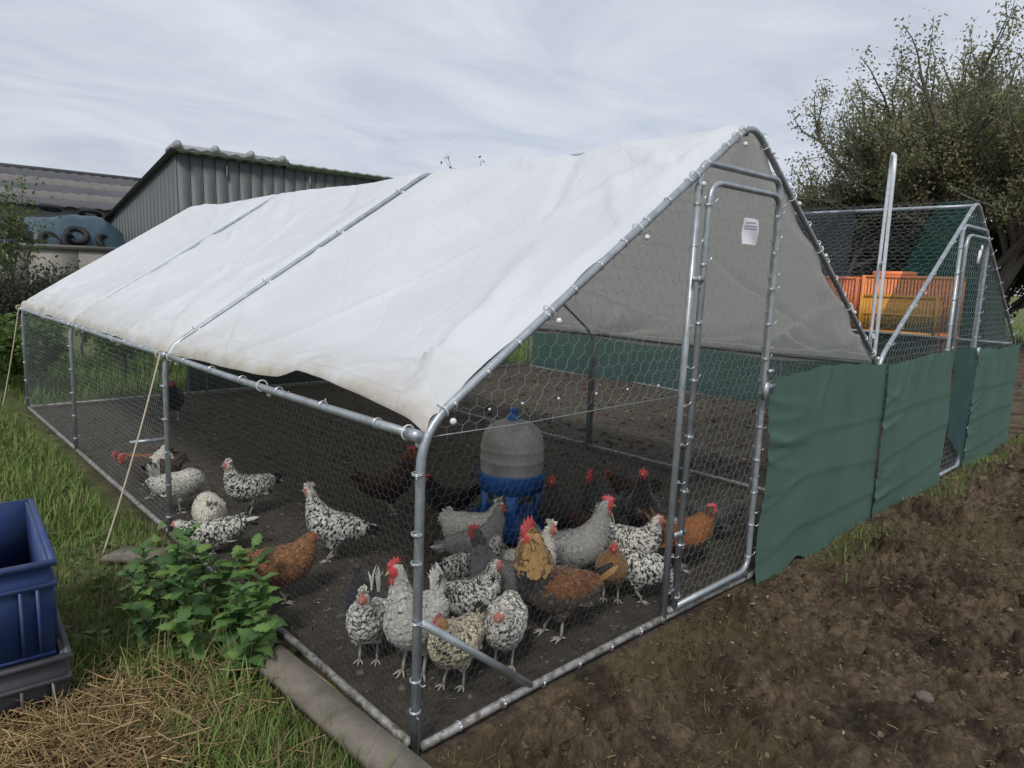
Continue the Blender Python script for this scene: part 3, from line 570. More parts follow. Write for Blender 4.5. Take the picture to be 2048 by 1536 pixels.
# paper on the door wire, paper tag on the far door
PAP = mat('paper', (0.78, 0.77, 0.80), 0.6)
PRT = mat('faint_print', (0.42, 0.42, 0.50), 0.7)
def paper():
    t = thing('paper_sign', 'small white paper notice tied to the wire of the near gable door', 'sign', (1.527, -0.03, 1.497), 0)
    nu, nv = 14, 10; U, Vv = np.meshgrid(np.linspace(-0.5, 0.5, nu), np.linspace(-0.5, 0.5, nv), indexing='ij')
    f = lambda u, v: -0.004 * np.cos(u * 5) - 0.003 * np.sin(v * 6 + u * 3)
    Vx = np.stack([U * 0.118 + 0.004 * Vv, f(U, Vv), Vv * 0.098], -1).reshape(-1, 3); ix = np.arange(nu * nv).reshape(nu, nv)
    F = np.stack([ix[:-1, :-1], ix[1:, :-1], ix[1:, 1:], ix[:-1, 1:]], -1).reshape(-1, 4)
    obj('sheet', mesh('sheet', Vx, [F], PAP, True), t)
    for k, (a, b, z) in enumerate(((-0.4, 0.2, 0.34), (-0.42, 0.36, 0.22), (-0.42, 0.3, 0.12))):
        us = np.linspace(a, b, 9); Vx = np.concatenate([np.stack([us * 0.118, f(us, z) - 0.0015, np.full(9, (z + dz) * 0.098)], 1) for dz in (-0.022, 0.022)])
        i = np.arange(8); obj('print_line', mesh('print_line', Vx, [np.stack([i, i + 1, i + 10, i + 9], 1)], PRT), t)
paper()
m_ = MB().box((-0.035, -0.004, -0.06), (0.03, 0.006, 0.03)).box((-0.005, -0.003, 0.03), (0.04, 0.004, 0.075)); me = m_.build('paper_tag', PAP)
tag(obj('paper_tag', me, None, (4.655, -0.035, 1.54), (0.05, 0.25, 0.1)), 'small crumpled white tag hanging on the farther gable door', 'tag')

# guy ropes
ROPE = mat('rope', (0.52, 0.45, 0.33), 0.8, var=0.2, vscale=90)
def rope(pts, r, label):
    P = np.array(pts, float); t = np.linspace(0, 1, 24)[:, None]; Q = P[0] * (1 - t) + P[1] * t; Q[:, 2] -= 0.10 * (t * (1 - t))[:, 0] * 1.2
    m = MB().tube(Q, r, 6); p = P[0]; m.tube([p + np.array([0.02 * math.cos(a), 0.012 * math.sin(a) * 0, 0.02 * math.sin(a)]) for a in np.linspace(0, 6.28, 10)], r, 6)
    tag(obj('guy_rope', m.build('guy_rope', ROPE, True)), label, 'rope', 'guy ropes of the run')
rope([(-0.012, 2.04, 0.89), (-0.305, 1.99, 0.0)], 0.0042, 'pale guy rope running from the middle side post down into the grass')
rope([(-0.012, 5.95, 0.90), (-0.18, 6.0, 0.02)], 0.005, 'pale guy rope at the far corner post of the run')

# boards along the side
BOARD = mat('weathered_board', (0.19, 0.165, 0.132), 0.85, col2=(0.12, 0.105, 0.082), vscale=13, bump=0.25, bscale=90, bdist=0.003)
def board(loc, rot, size, label):
    a = MB(); L_, w, t = size; n = 9
    for i in range(n):
        pass
    xs = np.linspace(-L_ / 2, L_ / 2, n); V = []
    for q in xs: V += [(q, -w / 2, 0), (q, w / 2, 0), (q, w / 2 - 0.004, t), (q, -w / 2 + 0.004, t)]
    V = np.array(V) + R.normal(0, 0.0015, (n * 4, 3)); F = []
    for i in range(n - 1):
        for k in range(4): F.append((i * 4 + k, i * 4 + (k + 1) % 4, (i + 1) * 4 + (k + 1) % 4, (i + 1) * 4 + k))
    F += [(3, 2, 1, 0), ((n - 1) * 4, (n - 1) * 4 + 1, (n - 1) * 4 + 2, (n - 1) * 4 + 3)]
    tag(obj('board', a.add(V, [F]).build('board', BOARD), None, loc, rot), label, 'board')
board((-0.104, 0.08, 0.034), (-0.13, 0, math.radians(92.5)), (1.30, 0.105, 0.038), 'long grey-brown board lying along the near bottom rail beside the grass')
board((-0.20, 1.84, 0.015), (0.04, 0.05, math.radians(128)), (0.24, 0.15, 0.024), 'short grey board poking out of the nettles by the side rail')

# ------------------------------------------------------------------ feeder
GREYP = mat('grey_plastic', (0.36, 0.355, 0.34), 0.6, col2=(0.25, 0.235, 0.20), vscale=9, bump=0.1, bscale=90)
BLUEP = mat('blue_plastic', (0.025, 0.115, 0.36), 0.42, var=0.2, vscale=12)
fd = thing('poultry_feeder', 'grey barrel poultry feeder with domed top on a blue legged stand', 'feeder', (1.352, 1.085, 0))
obj('barrel', MB().lathe([(0.001, 0.585), (0.05, 0.583), (0.095, 0.570), (0.130, 0.545), (0.150, 0.51), (0.158, 0.47), (0.160, 0.455), (0.163, 0.450), (0.163, 0.444), (0.160, 0.438), (0.1605, 0.40), (0.163, 0.395), (0.163, 0.385), (0.160, 0.38), (0.161, 0.34), (0.158, 0.30), (0.15, 0.26), (0.11, 0.18), (0.001, 0.17)], 40).build('barrel', GREYP, True), fd)
obj('cap', MB().lathe([(0.026, 0.578), (0.028, 0.60), (0.024, 0.605), (0.023, 0.632), (0.027, 0.636), (0.024, 0.645), (0.001, 0.647)], 16).build('cap', BLUEP, True), fd)
obj('collar', MB().lathe([(0.150, 0.235), (0.152, 0.30), (0.169, 0.325), (0.173, 0.33), (0.173, 0.32), (0.168, 0.30), (0.163, 0.235), (0.150, 0.235)], 40).build('collar', BLUEP, True), fd)
obj('tray', MB().lathe([(0.001, 0.02), (0.19, 0.02), (0.20, 0.03), (0.205, 0.085), (0.212, 0.09), (0.210, 0.08), (0.205, 0.012), (0.19, 0.0), (0.001, 0.0)], 36).build('tray', BLUEP, True), fd)
for k in range(6):
    a = math.radians(229 + 60 * k); c_, s_ = math.cos(a), math.sin(a)
    def xf(V, c_=c_, s_=s_): return np.stack([V[:, 0] * c_ - V[:, 1] * s_, V[:, 0] * s_ + V[:, 1] * c_, V[:, 2]], 1)
    m_ = MB(); 
    V = np.array([(0.148, -0.030, 0.24), (0.160, -0.034, 0.24), (0.160, 0.034, 0.24), (0.148, 0.030, 0.24), (0.150, -0.019, 0.15), (0.164, -0.021, 0.15), (0.164, 0.021, 0.15), (0.150, 0.019, 0.15), (0.165, -0.022, 0.015), (0.182, -0.024, 0.015), (0.182, 0.024, 0.015), (0.165, 0.022, 0.015)])
    F = [(b + i, b + (i + 1) % 4, b + 4 + (i + 1) % 4, b + 4 + i) for b in (0, 4) for i in range(4)] + [(3, 2, 1, 0), (8, 9, 10, 11)]
    obj('leg', m_.add(xf(V), [F]).build('leg', BLUEP), fd)

# ------------------------------------------------------------------ stacked plastic crates at the left edge
CBLUE = mat('dark_blue_plastic', (0.022, 0.050, 0.165), 0.5, col2=(0.045, 0.065, 0.14), vscale=11, bump=0.06, bscale=60)
CGREY = mat('dark_grey_plastic', (0.075, 0.076, 0.080), 0.6, var=0.25, vscale=7, bump=0.08, bscale=60)
def euro_crate(name, label, loc, rotz, L_, Wd, H, m, par_cat='crate', inner=True):
    t = thing(name, label, par_cat, loc, rotz); w = 0.012
    a = MB(); a.box((-Wd, 0, 0), (0, L_, 0.012))
    a.box((-Wd, 0, 0.012), (0, w, H)); a.box((-Wd, L_ - w, 0.012), (0, L_, H)); a.box((-w, w, 0.012), (0, L_ - w, H)); a.box((-Wd, w, 0.012), (-Wd + w, L_ - w, H))
    obj('crate_body', a.build('crate_body', m), t)
    r = MB(); e = 0.016
    for z0, z1, ee in ((H - 0.012, H + 0.003, e), (H - 0.075, H - 0.062, e * 0.8)):
        r.box((-Wd - ee, -ee, z0), (ee, 0.002, z1)); r.box((-Wd - ee, L_ - 0.002, z0), (ee, L_ + ee, z1)); r.box((-0.002, 0.002, z0), (ee, L_ - 0.002, z1)); r.box((-Wd - ee, 0.002, z0), (-Wd + 0.002, L_ - 0.002, z1))
    obj('rim', r.build('rim', m), t)
    for x in (-0.035, -0.075 if name == 'blue_crate' else -0.11, -Wd / 2): obj('rib', MB().box((x - 0.004, -0.013, 0.02), (x + 0.004, 0.002, H - 0.075)).build('rib', m), t)
    for y in np.linspace(0.06, L_ - 0.06, 5): obj('rib', MB().box((-0.002, y - 0.004, 0.02), (0.013, y + 0.004, H - 0.075)).build('rib', m), t)
    return t
euro_crate('grey_crate', 'dark grey plastic crate at the bottom of the stack in the grass', (-0.655, 0.815, gh(-0.66, 0.82)), math.radians(-4), 0.66, 0.46, 0.185, CGREY)
euro_crate('blue_crate', 'open dark blue plastic crate standing on the grey crate', (-0.674, 0.832, 0.176), math.radians(-4), 0.64, 0.44, 0.285, CBLUE)

# ------------------------------------------------------------------ orange and yellow poultry crates
ORA = mat('orange_plastic', (0.80, 0.25, 0.075), 0.5, var=0.15, vscale=8)
ORB = mat('red_orange_plastic', (0.62, 0.16, 0.055), 0.5, var=0.15, vscale=8)
YEL = mat('yellow_plastic', (0.62, 0.27, 0.012), 0.5, var=0.12, vscale=8)
def slat_crate(name, label, loc, rotz, L_, D_, H, m, open_top=False, nbar=26, handles=True):
    """ventilated crate: frame rails, corner posts, a vertical bar for every opening"""
    t = thing(name, label, 'crate', loc, rotz, 'poultry transport crates')
    a = MB(); p = 0.03
    for x in (0, L_ - p):
        for y in (0, D_ - p): a.box((x, y, 0), (x + p, y + p, H))
    for z0, z1 in ((0, 0.035), (H * 0.5 - 0.01, H * 0.5 + 0.012), (H - 0.032, H)):
        a.box((p, 0.002, z0), (L_ - p, 0.016, z1)); a.box((p, D_ - 0.016, z0), (L_ - p, D_ - 0.002, z1)); a.box((0.002, p, z0), (0.016, D_ - p, z1)); a.box((L_ - 0.016, p, z0), (L_ - 0.002, D_ - p, z1))
    a.box((p, p, 0.004), (L_ - p, D_ - p, 0.012))
    if not open_top: a.box((p, p, H - 0.016), (L_ - p, D_ - p, H - 0.006))
    obj('crate_frame', a.build('crate_frame', m), t)
    b = MB().box((0, 0.004, 0.035), (0.021, 0.013, H - 0.032)).build('bar', m); xs = np.linspace(p + 0.012, L_ - p - 0.022, nbar)
    for x in xs: obj('bar', b, t, (x, 0, 0))
    for x in xs: obj('bar', b, t, (x, D_ - 0.017, 0))
    b2 = MB().box((0.004, 0, 0.035), (0.013, 0.011, H - 0.032)).build('bar', m)
    for y in np.linspace(p + 0.012, D_ - p - 0.02, 12):
        obj('bar', b2, t, (0, y, 0)); obj('bar', b2, t, (L_ - 0.017, y, 0))
    return t
cb = (4.615, 0.05); rz = math.radians(108.5)
# the row stands across the sight line: long side from right (near) to left (far)
dv = np.array([math.cos(rz), math.sin(rz)]); nvv = np.array([math.sin(rz), -math.cos(rz)]) * -1
SUP = [(0.0, 'lower red-orange poultry crate at the base of the stack behind the green cloth'), (0.325, 'middle red-orange poultry crate of the stack behind the green cloth'), (0.65, 'third red-orange poultry crate up, just below the bright ones')]
rz = math.radians(96); ax = np.array([math.cos(rz), math.sin(rz)]); bx, by = 6.98, 0.62
def at_(o): return bx + ax[0] * o, by + ax[1] * o
for o, L_, names in ((0.0, 0.84, ('lower dark orange crate at the near end of the stack outside the netted side', 'upper dark orange crate supporting the bright orange one')), (0.86, 0.64, ('lower dark orange crate at the far end of the stack outside the netted side', 'upper dark orange crate supporting the red-orange one'))):
    for k in range(2): slat_crate('poultry_crate', names[k], (*at_(o), 0.43 * k), rz, L_, 0.46, 0.425, ORB, nbar=18)
top_crate = slat_crate('poultry_crate', 'bright orange poultry crate on top of the stack, behind the yellow one', (*at_(0.0), 0.858), rz, 0.84, 0.42, 0.57, ORA, nbar=26)
slat_crate('poultry_crate', 'red-orange poultry crate seen through the black net, left of the yellow crate', (*at_(0.86), 0.858), rz, 0.64, 0.46, 0.55, ORB, nbar=20)
yx, yy_ = at_(0.10)
slat_crate('poultry_crate', 'smaller yellow crate in front of the orange one', (yx - 0.425, yy_ - 0.045, 0.858), rz, 0.68, 0.22, 0.38, YEL, True, 20)
obj('lid_flap', MB().box((0.42, 0.05, 0.572), (0.78, 0.28, 0.615)).build('lid_flap', ORA), top_crate)

# ------------------------------------------------------------------ poultry
def surface_nets(F, org, h):
    nx, ny, nz = F.shape; s = F < 0
    c = sum(s[i:nx - 1 + i, j:ny - 1 + j, k:nz - 1 + k].astype(np.int8) for i in (0, 1) for j in (0, 1) for k in (0, 1))
    act = (c > 0) & (c < 8); ids = -np.ones(act.shape, np.int64); ids[act] = np.arange(act.sum())
    ci = np.argwhere(act); acc = np.zeros((len(ci), 3)); num = np.zeros(len(ci))
    corners = [(i, j, k) for i in (0, 1) for j in (0, 1) for k in (0, 1)]
    for a in range(8):
        for b in range(a + 1, 8):
            ca, cb_ = np.array(corners[a]), np.array(corners[b])
            if np.abs(ca - cb_).sum() != 1: continue
            fa = F[tuple((ci + ca).T)]; fb = F[tuple((ci + cb_).T)]; m = (fa < 0) != (fb < 0); t = np.where(m, fa / (fa - fb + 1e-12), 0)
            acc += m[:, None] * (ca + (cb_ - ca) * t[:, None]); num += m
    V = (ci + acc / num[:, None]) * h + org; Q = []
    for ax in range(3):
        o = [a for a in range(3) if a != ax]; sl0 = [slice(None)] * 3; sl1 = [slice(None)] * 3; sl0[ax] = slice(0, -1); sl1[ax] = slice(1, None)
        ch = s[tuple(sl0)] != s[tuple(sl1)]; e = np.argwhere(ch); e = e[(e[:, o[0]] > 0) & (e[:, o[1]] > 0) & (e[:, o[0]] < F.shape[o[0]] - 1) & (e[:, o[1]] < F.shape[o[1]] - 1)]
        def cell(d0, d1):
            q = e.copy(); q[:, o[0]] += d0; q[:, o[1]] += d1; return ids[tuple(q.T)]
        q = np.stack([cell(-1, -1), cell(0, -1), cell(0, 0), cell(-1, 0)], 1); neg = s[tuple(e.T)]
        if ax == 1: neg = ~neg
        q[~neg] = q[~neg][:, ::-1]; Q.append(q)
    Q = np.concatenate(Q); Q = Q[(Q >= 0).all(1)]; return V, Q

def chaikin(P, n=2):
    P = np.asarray(P, float)
    for _ in range(n):
        Q = np.empty((2 * len(P), P.shape[1])); Q[0] = P[0]; Q[-1] = P[-1]
        Q[1:-1:2] = 0.75 * P[:-1] + 0.25 * P[1:]; Q[2:-1:2] = 0.25 * P[:-1] + 0.75 * P[1:]; P = Q
    return P
HIP = np.array([-0.02, 0, 0.19])
def pose_spine(pose, neck, turn, pitch, low, rooster):
    # (x, y, z, r_side, r_vert): tail root, rump, back, mid, breast, crop
    B = np.array([(-0.175, 0, 0.262, 0.028, 0.030), (-0.135, 0, 0.242, 0.056, 0.055), (-0.075, 0, 0.215, 0.078, 0.078), (0.0, 0, 0.200, 0.088, 0.086), (0.060, 0, 0.207, 0.080, 0.083), (0.100, 0, 0.238, 0.058, 0.066)], float)
    a = math.radians(pitch); c, s = math.cos(a), math.sin(a); d = B[:, [0, 2]] - HIP[[0, 2]]
    B[:, 0] = HIP[0] + d[:, 0] * c - d[:, 1] * s; B[:, 2] = HIP[2] + d[:, 0] * s + d[:, 1] * c
    q = B[-1]; st = math.sin(math.radians(turn)); ct = math.cos(math.radians(turn))
    if pose == 'peck':
        Nk = [(0.045, 0, -0.035, 0.040, 0.045), (0.085, 0, -0.095, 0.028, 0.031), (0.105, 0, -0.140, 0.022, 0.024), (0.118, 0.0, -0.168, 0.020, 0.021), (0.128, 0.0, -0.187, 0.011, 0.011)]
    elif pose == 'low':
        Nk = [(0.050, 0, 0.020, 0.042, 0.047), (0.090, 0, 0.040, 0.029, 0.032), (0.118, 0, 0.058, 0.024, 0.026), (0.137, 0, 0.066, 0.021, 0.022), (0.156, 0, 0.064, 0.012, 0.012)]
    else:
        k = neck
        Nk = [(0.022, 0, 0.050 * k, 0.044, 0.050), (0.034, 0, 0.100 * k, 0.031, 0.034), (0.044, 0, 0.140 * k, 0.024, 0.026), (0.058, 0, 0.158 * k, 0.0215, 0.023), (0.078, 0, 0.157 * k, 0.012, 0.013)]
    out = [tuple(p) for p in B]
    for i, (x, y, z, a1, b1) in enumerate(Nk):
        f = min(1, 0.25 + 0.25 * i); xx = x; yy = 0
        if i >= 2: dx = x - Nk[1][0]; xx = Nk[1][0] + dx * ct; yy = dx * st
        g = 1.5 if rooster and i < 3 else 1.0
        out.append((q[0] + xx, q[1] + yy, q[2] + z, a1 * g, b1 * g))
    Pn = np.array(out); Pn[:, 2] -= low; return Pn

def feather(mb, p, d, n, L, w, c0, c1, c2, lift=0.16, curl=0.0):
    """many feathers at once; p,d,n (k,3) base point, direction, surface normal"""
    k = len(p); b = np.cross(n, d); L = np.broadcast_to(L, (k,))[:, None]; w = np.broadcast_to(w, (k,))[:, None]
    dd = d + lift * n; dd /= np.linalg.norm(dd, axis=1, keepdims=True)
    p0 = p - 0.003 * n; m1 = p0 + dd * L * 0.45 + n * 0.003; m2 = p0 + dd * L * 0.80 - n * (curl * L * 0.15); tp = p0 + dd * L - n * (curl * L * 0.3)
    V = np.stack([p0 - b * w * 0.22, p0 + b * w * 0.22, m1 - b * w * 0.5, m1 + b * w * 0.5, m2 - b * w * 0.44, m2 + b * w * 0.44, tp - b * w * 0.12, tp + b * w * 0.12], 1).reshape(-1, 3)
    col = np.stack([c0, c0, c1, c1, c2, c2, c2, c2], 1).reshape(-1, 3)
    o = np.arange(k)[:, None] * 8; F = np.concatenate([o + np.array([q]) for q in ((0, 1, 3, 2), (2, 3, 5, 4), (4, 5, 7, 6))])
    mb.add(V, [F], col)

WHI = np.array([0.60, 0.58, 0.51]); BLK = np.array([0.014, 0.014, 0.017])
def plumage(kind, s, zr, rg):
    """(base, middle, tip) colours of feathers at body position s (0 tail .. 1 head) and relative height zr"""
    k = len(s); o = np.ones((k, 1)); rr = rg.random((k, 1)); sh = 0.85 + 0.3 * rg.random((k, 1)); s = s[:, None]; zr = zr[:, None]
    def L(a): return np.array(a) * o * sh
    if kind == 'spangled':
        b = L(WHI); m = b.copy(); pr = np.where(s > 0.80, 0.12, np.where(s > 0.62, 0.72, 0.80)); t = np.where(rr < pr, BLK * o, b); m = np.where(rr < pr * 0.52, BLK * o, m); return b, m, t
    if kind == 'light_spangled':
        b = L(WHI); pr = np.where(s > 0.75, 0.10, 0.62); t = np.where(rr < pr, BLK * 2 * o, b * 0.95); return b, b, t
    if kind == 'gold_spangled':
        g = np.array([0.46, 0.27, 0.09]); b = np.where(s > 0.72, L(g), L(np.array([0.60, 0.52, 0.36]))); t = np.where((rr < 0.85) & (s < 0.74), BLK * o, b * 0.9); return b, np.where((rr < 0.3) & (s < 0.74), BLK * o, b), t
    if kind == 'cream': b = L((0.66, 0.62, 0.52)); return b * 0.6, b * 0.97, b * 0.92
    if kind == 'silver': b = L((0.50, 0.49, 0.44)); return b, b, np.where(rr < 0.5, b * 0.18, b)
    if kind == 'lavender': b = L((0.31, 0.305, 0.285)); return b * 0.55, b, np.where(rr < 0.45, b * 0.5, b * 1.25)
    if kind == 'grey_neck': b = np.where(s > 0.7, L((0.11, 0.10, 0.09)), L((0.20, 0.20, 0.195))); return b * 0.7, b, np.where(rr < 0.5, b * 0.5, b * 1.2)
    if kind == 'dark_grey': b = L((0.055, 0.055, 0.056)); return b * 0.6, b, b * 1.4
    if kind == 'black': b = L((0.013, 0.013, 0.015)); return b, b, b * 1.8
    if kind == 'brown': b = L((0.235, 0.110, 0.050)); return b * 0.35, b, np.where(rr < 0.4, b * 0.35, np.where(rr > 0.75, L((0.36, 0.19, 0.09)), b * 1.15))
    if kind == 'dark_brown': b = np.where(s > 0.7, L((0.16, 0.05, 0.022)), L((0.045, 0.026, 0.018))); return b * 0.6, b, np.where(rr < 0.3, L((0.11, 0.085, 0.07)), b)
    if kind == 'buff': b = L((0.30, 0.165, 0.065)); return b * 0.6, b, np.where(rr < 0.3, b * 0.55, b)
    if kind == 'rust': b = np.where((s > 0.2) & (zr > -0.2) & (s < 0.7), L((0.25, 0.095, 0.030)), L((0.08, 0.045, 0.026))); return b * 0.5, b, np.where(rr < 0.4, b * 0.5, b)
    if kind == 'pied': b = L((0.66, 0.63, 0.55)); t = np.where((rr < 0.22) & (s < 0.72), L((0.12, 0.06, 0.03)), b * 0.95); return b, b, t
    if kind == 'rooster':
        nk = np.where(rr < 0.25, L((0.16, 0.09, 0.04)), L((0.36, 0.22, 0.085))); bk = np.where(rr < 0.55, L((0.13, 0.050, 0.020)), np.where(rr < 0.8, L((0.19, 0.105, 0.045)), L((0.20, 0.08, 0.03)))); br = L((0.022, 0.022, 0.024)); fl = np.where(rr < 0.3, L((0.13, 0.085, 0.045)), L((0.050, 0.042, 0.036)))
        b = np.where((s > 0.56) & ((zr > 0.05) | (s > 0.74)), nk, np.where(zr > 0.12, bk, np.where((s > 0.45) & (rr < 0.75), br, fl)))
        t = np.where((s > 0.56) & ((zr > 0.05) | (s > 0.74)), np.where(rr < 0.3, b * 0.5, b * 1.2), np.where(zr > 0.30, b * np.where(rr > 0.6, 0.4, 1.1), np.where(rr < 0.33, L((0.17, 0.125, 0.075)), b))); return b * 0.7, b, t
    b = L((0.3, 0.3, 0.3)); return b, b, b

def chicken(label, x, y, heading, scale, kind, pose='stand', neck=1.0, turn=0, pitch=0, low=0.0, tail='up', comb=1.0, crest=False, name='hen', face='red', seed=1, fluffy=False, nf=1750):
    rg = np.random.default_rng(seed); roo = name == 'rooster'
    Sp = pose_spine(pose, neck, turn, pitch, low, roo); fine = chaikin(Sp, 2)
    h = 0.0095; lo = fine[:, :3].min(0) - fine[:, 4].max() - 0.03; hi = fine[:, :3].max(0) + fine[:, 4].max() + 0.03; lo[1] = -0.135; hi[1] = 0.135
    n = np.ceil((hi - lo) / h).astype(int); g = np.stack(np.meshgrid(*[lo[i] + np.arange(n[i]) * h for i in range(3)], indexing='ij'), -1)
    acc = np.zeros(g.shape[:3]); kk = 0.0065
    def ell(c, r):
        nonlocal acc
        q = g - c; k0 = np.sqrt(((q / r) ** 2).sum(-1)); k1 = np.sqrt(((q / (np.asarray(r) ** 2)) ** 2).sum(-1)) + 1e-9; acc = acc + np.exp(-np.clip(k0 * (k0 - 1) / k1, -0.15, 0.3) / kk)
    fat = 1.22 if fluffy else 1.15
    for q in fine[::2]: rv = q[4] * fat - 0.005; rs = q[3] * fat - 0.005; ell(q[:3], (rv, rs, rv))
    legx = HIP[0] + 0.012
    for sd in (-1, 1):
        a = math.radians(pitch); ell(np.array([-0.03 - 0.03 * math.sin(a), sd * 0.070, 0.218 - low + 0.01]), (0.098, 0.026, 0.052))
        ell(np.array([legx, sd * 0.040, 0.135 - low * 0.6]), (0.036, 0.030, 0.058))
    if fluffy: ell(np.array([-0.11, 0, 0.20 - low]), (0.085, 0.085, 0.085))
    Fd = -kk * np.log(acc + 1e-30); V, Q = surface_nets(Fd, lo, h)
    gr = np.stack(np.gradient(Fd, h), -1); ix = np.clip(((V - lo) / h).round().astype(int), 0, np.array(Fd.shape) - 1); Nn = gr[tuple(ix.T)]; Nn /= np.linalg.norm(Nn, axis=1, keepdims=True) + 1e-9
    Dm = np.linalg.norm(V[:, None] - fine[None, :, :3], axis=2) / (fine[None, :, 4] + 0.01); j = Dm.argmin(1); sp = j / (len(fine) - 1)
    tg = np.gradient(fine[:, :3], axis=0); tg /= np.linalg.norm(tg, axis=1, keepdims=True); zr = (V[:, 2] - fine[j, 2]) / fine[j, 4]
    b0, b1, b2 = plumage(kind, sp, zr, rg); bodycol = b1 * 0.85
    hd = fine[-1, :3]; hb = Sp[-2, :3]; fdir = hd - hb; fdir /= np.linalg.norm(fdir); side = np.cross(np.array([0, 0, 1.0]), fdir); side /= np.linalg.norm(side); up = np.cross(fdir, side)
    red = np.array([0.40, 0.05, 0.045]) if face == 'red' else (np.array([0.40, 0.14, 0.12]) if face == 'pink' else np.array([0.10, 0.04, 0.04]))
    dface = np.linalg.norm(V - (hb + fdir * 0.012 - up * 0.004), axis=1); isf = (dface < 0.026) & (sp > 0.8); bodycol[isf] = red
    mb = MB(); mb.add(V, [Q], bodycol)
    # contour feathers
    ok = (sp < 0.93) & ~isf & (V[:, 2] > 0.115 - low * 0.5); w = np.where(sp > 0.72, 1.5, 1.0) * ok; pick = rg.choice(len(V), nf, p=w / w.sum())
    P = V[pick] + rg.normal(0, 0.002, (nf, 3)); N_ = Nn[pick]; s_ = sp[pick]; d = -tg[j[pick]] + np.array([0, 0, -0.25]) + rg.normal(0, 0.17 if not fluffy else 0.4, (nf, 3)); d -= N_ * (d * N_).sum(1, keepdims=True); d /= np.linalg.norm(d, axis=1, keepdims=True) + 1e-9
    Lf = np.where(s_ > 0.72, 0.019, 0.028 if 'spangled' in kind else 0.025) * (0.8 + 0.4 * rg.random(nf)) * (0.85 if fluffy else 1); c0, c1_, c2_ = plumage(kind, s_, zr[pick], rg)
    if roo: Lf = np.where(s_ > 0.6, 0.05, Lf)
    feather(mb, P, d, N_, Lf, Lf * np.where(s_ > 0.72, 0.42, 0.66), c0, c1_, c2_, 0.15 if not fluffy else 0.42, 0.8)
    # wing quills
    for sd in (-1, 1):
        k = 9; t = np.linspace(0, 1, k); p = np.stack([0.035 - 0.085 * t, np.full(k, sd * 0.090), 0.205 - low - 0.020 * t + 0.030 * (1 - t)], 1); dq = np.stack([np.full(k, -1.0), np.full(k, -sd * 0.16), -0.02 + 0.16 * (0.5 - t) + math.sin(math.radians(pitch)) * -0.7], 1); dq /= np.linalg.norm(dq, axis=1, keepdims=True)
        nq = np.tile([0, sd * 1.0, 0.35], (k, 1)); nq -= dq * (nq * dq).sum(1, keepdims=True); nq /= np.linalg.norm(nq, axis=1, keepdims=True); a0, a1, a2 = plumage(kind, np.full(k, 0.35), np.full(k, 0.1), rg); feather(mb, p, dq, nq, 0.105, 0.030, a0, a1, a2, 0.02)
    # tail fan
    tr = fine[0, :3] + np.array([0.03, 0, 0.0]); ang0, ang1, tl = {'up': (38, 78, 0.125), 'mid': (15, 52, 0.12), 'low': (-12, 22, 0.115), 'tall': (52, 98, 0.145), 'puff': (5, 80, 0.070)}[tail]
    nt = 22 if tail != 'puff' else 40; aa = np.radians(rg.uniform(ang0, ang1, nt)) + math.radians(-pitch * 0.5); sy = np.linspace(-1, 1, nt) * (0.30 if tail != 'puff' else 0.8); rg.shuffle(sy)
    d = np.stack([-np.cos(aa), sy, np.sin(aa)], 1); d /= np.linalg.norm(d, axis=1, keepdims=True); nq = np.stack([np.sin(aa) * 0.5, np.sign(sy) * 1.0 + 0.01, np.cos(aa) * 0.5], 1); nq -= d * (nq * d).sum(1, keepdims=True); nq /= np.linalg.norm(nq, axis=1, keepdims=True)
    tk = {'spangled': 'spangled', 'rooster': 'black'}.get(kind, kind); a0, a1, a2 = plumage(tk, np.full(nt, 0.05), np.full(nt, 0.2), rg)
    if kind == 'spangled': f = rg.random(nt) < (0.75 if tail == 'tall' else 0.2); a1[f] = WHI * 0.95; a2[f] = WHI * 0.9; a1[~f] = BLK; a2[~f] = BLK * 1.2
    if kind == 'rooster': f = rg.random(nt) < 0.25; a1[f] = (0.22, 0.10, 0.03); a2[f] = (0.30, 0.18, 0.07)
    feather(mb, np.tile(tr, (nt, 1)) + rg.normal(0, 0.008, (nt, 3)), d, nq, tl * (0.8 + 0.35 * rg.random(nt)), 0.026 if tail != 'puff' else 0.04, a0, a1, a2, 0.0, 0.8)
    nbody = sum(len(f) for f in mb.F[4])
    # shanks and toes
    lg = MB(); step = rg.uniform(-0.02, 0.02)
    for sd in (-1, 1):
        fx = legx + 0.012 + sd * step; fy = sd * 0.042; kz = 0.088 - low * 0.5
        lg.tube([(legx, sd * 0.040, 0.125 - low * 0.6), (legx - 0.012, sd * 0.041, max(kz, 0.05)), (fx - 0.002, fy, 0.035), (fx, fy, 0.009)], [0.013, 0.0078, 0.0062, 0.0072], 7)
        for a_, l_ in ((0, 0.052), (32, 0.044), (-34, 0.044), (180, 0.024)):
            q = math.radians(a_); lg.tube([(fx, fy, 0.010), (fx + math.cos(q) * l_ * 0.6, fy + math.sin(q) * l_ * 0.6, 0.009), (fx + math.cos(q) * l_, fy + math.sin(q) * l_, 0.003)], [0.006, 0.0048, 0.002], 6)
    Lv = np.concatenate(lg.V); lf = {k: np.concatenate(v) for k, v in lg.F.items()}; o0 = mb.n
    mb.V.append(Lv); mb.n += len(Lv); mb.C.append(np.tile([0.3, 0.28, 0.24], (len(Lv), 1)))
    Fs = [np.concatenate(mb.F[4])] + [f + o0 for f in lf.values()]; fm_ = np.concatenate([np.zeros(len(Fs[0]), int)] + [np.ones(len(f), int) for f in lf.values()])
    me = mesh(name, np.concatenate(mb.V), Fs, [FEATH, SHANK], True, np.concatenate(mb.C), fm_)
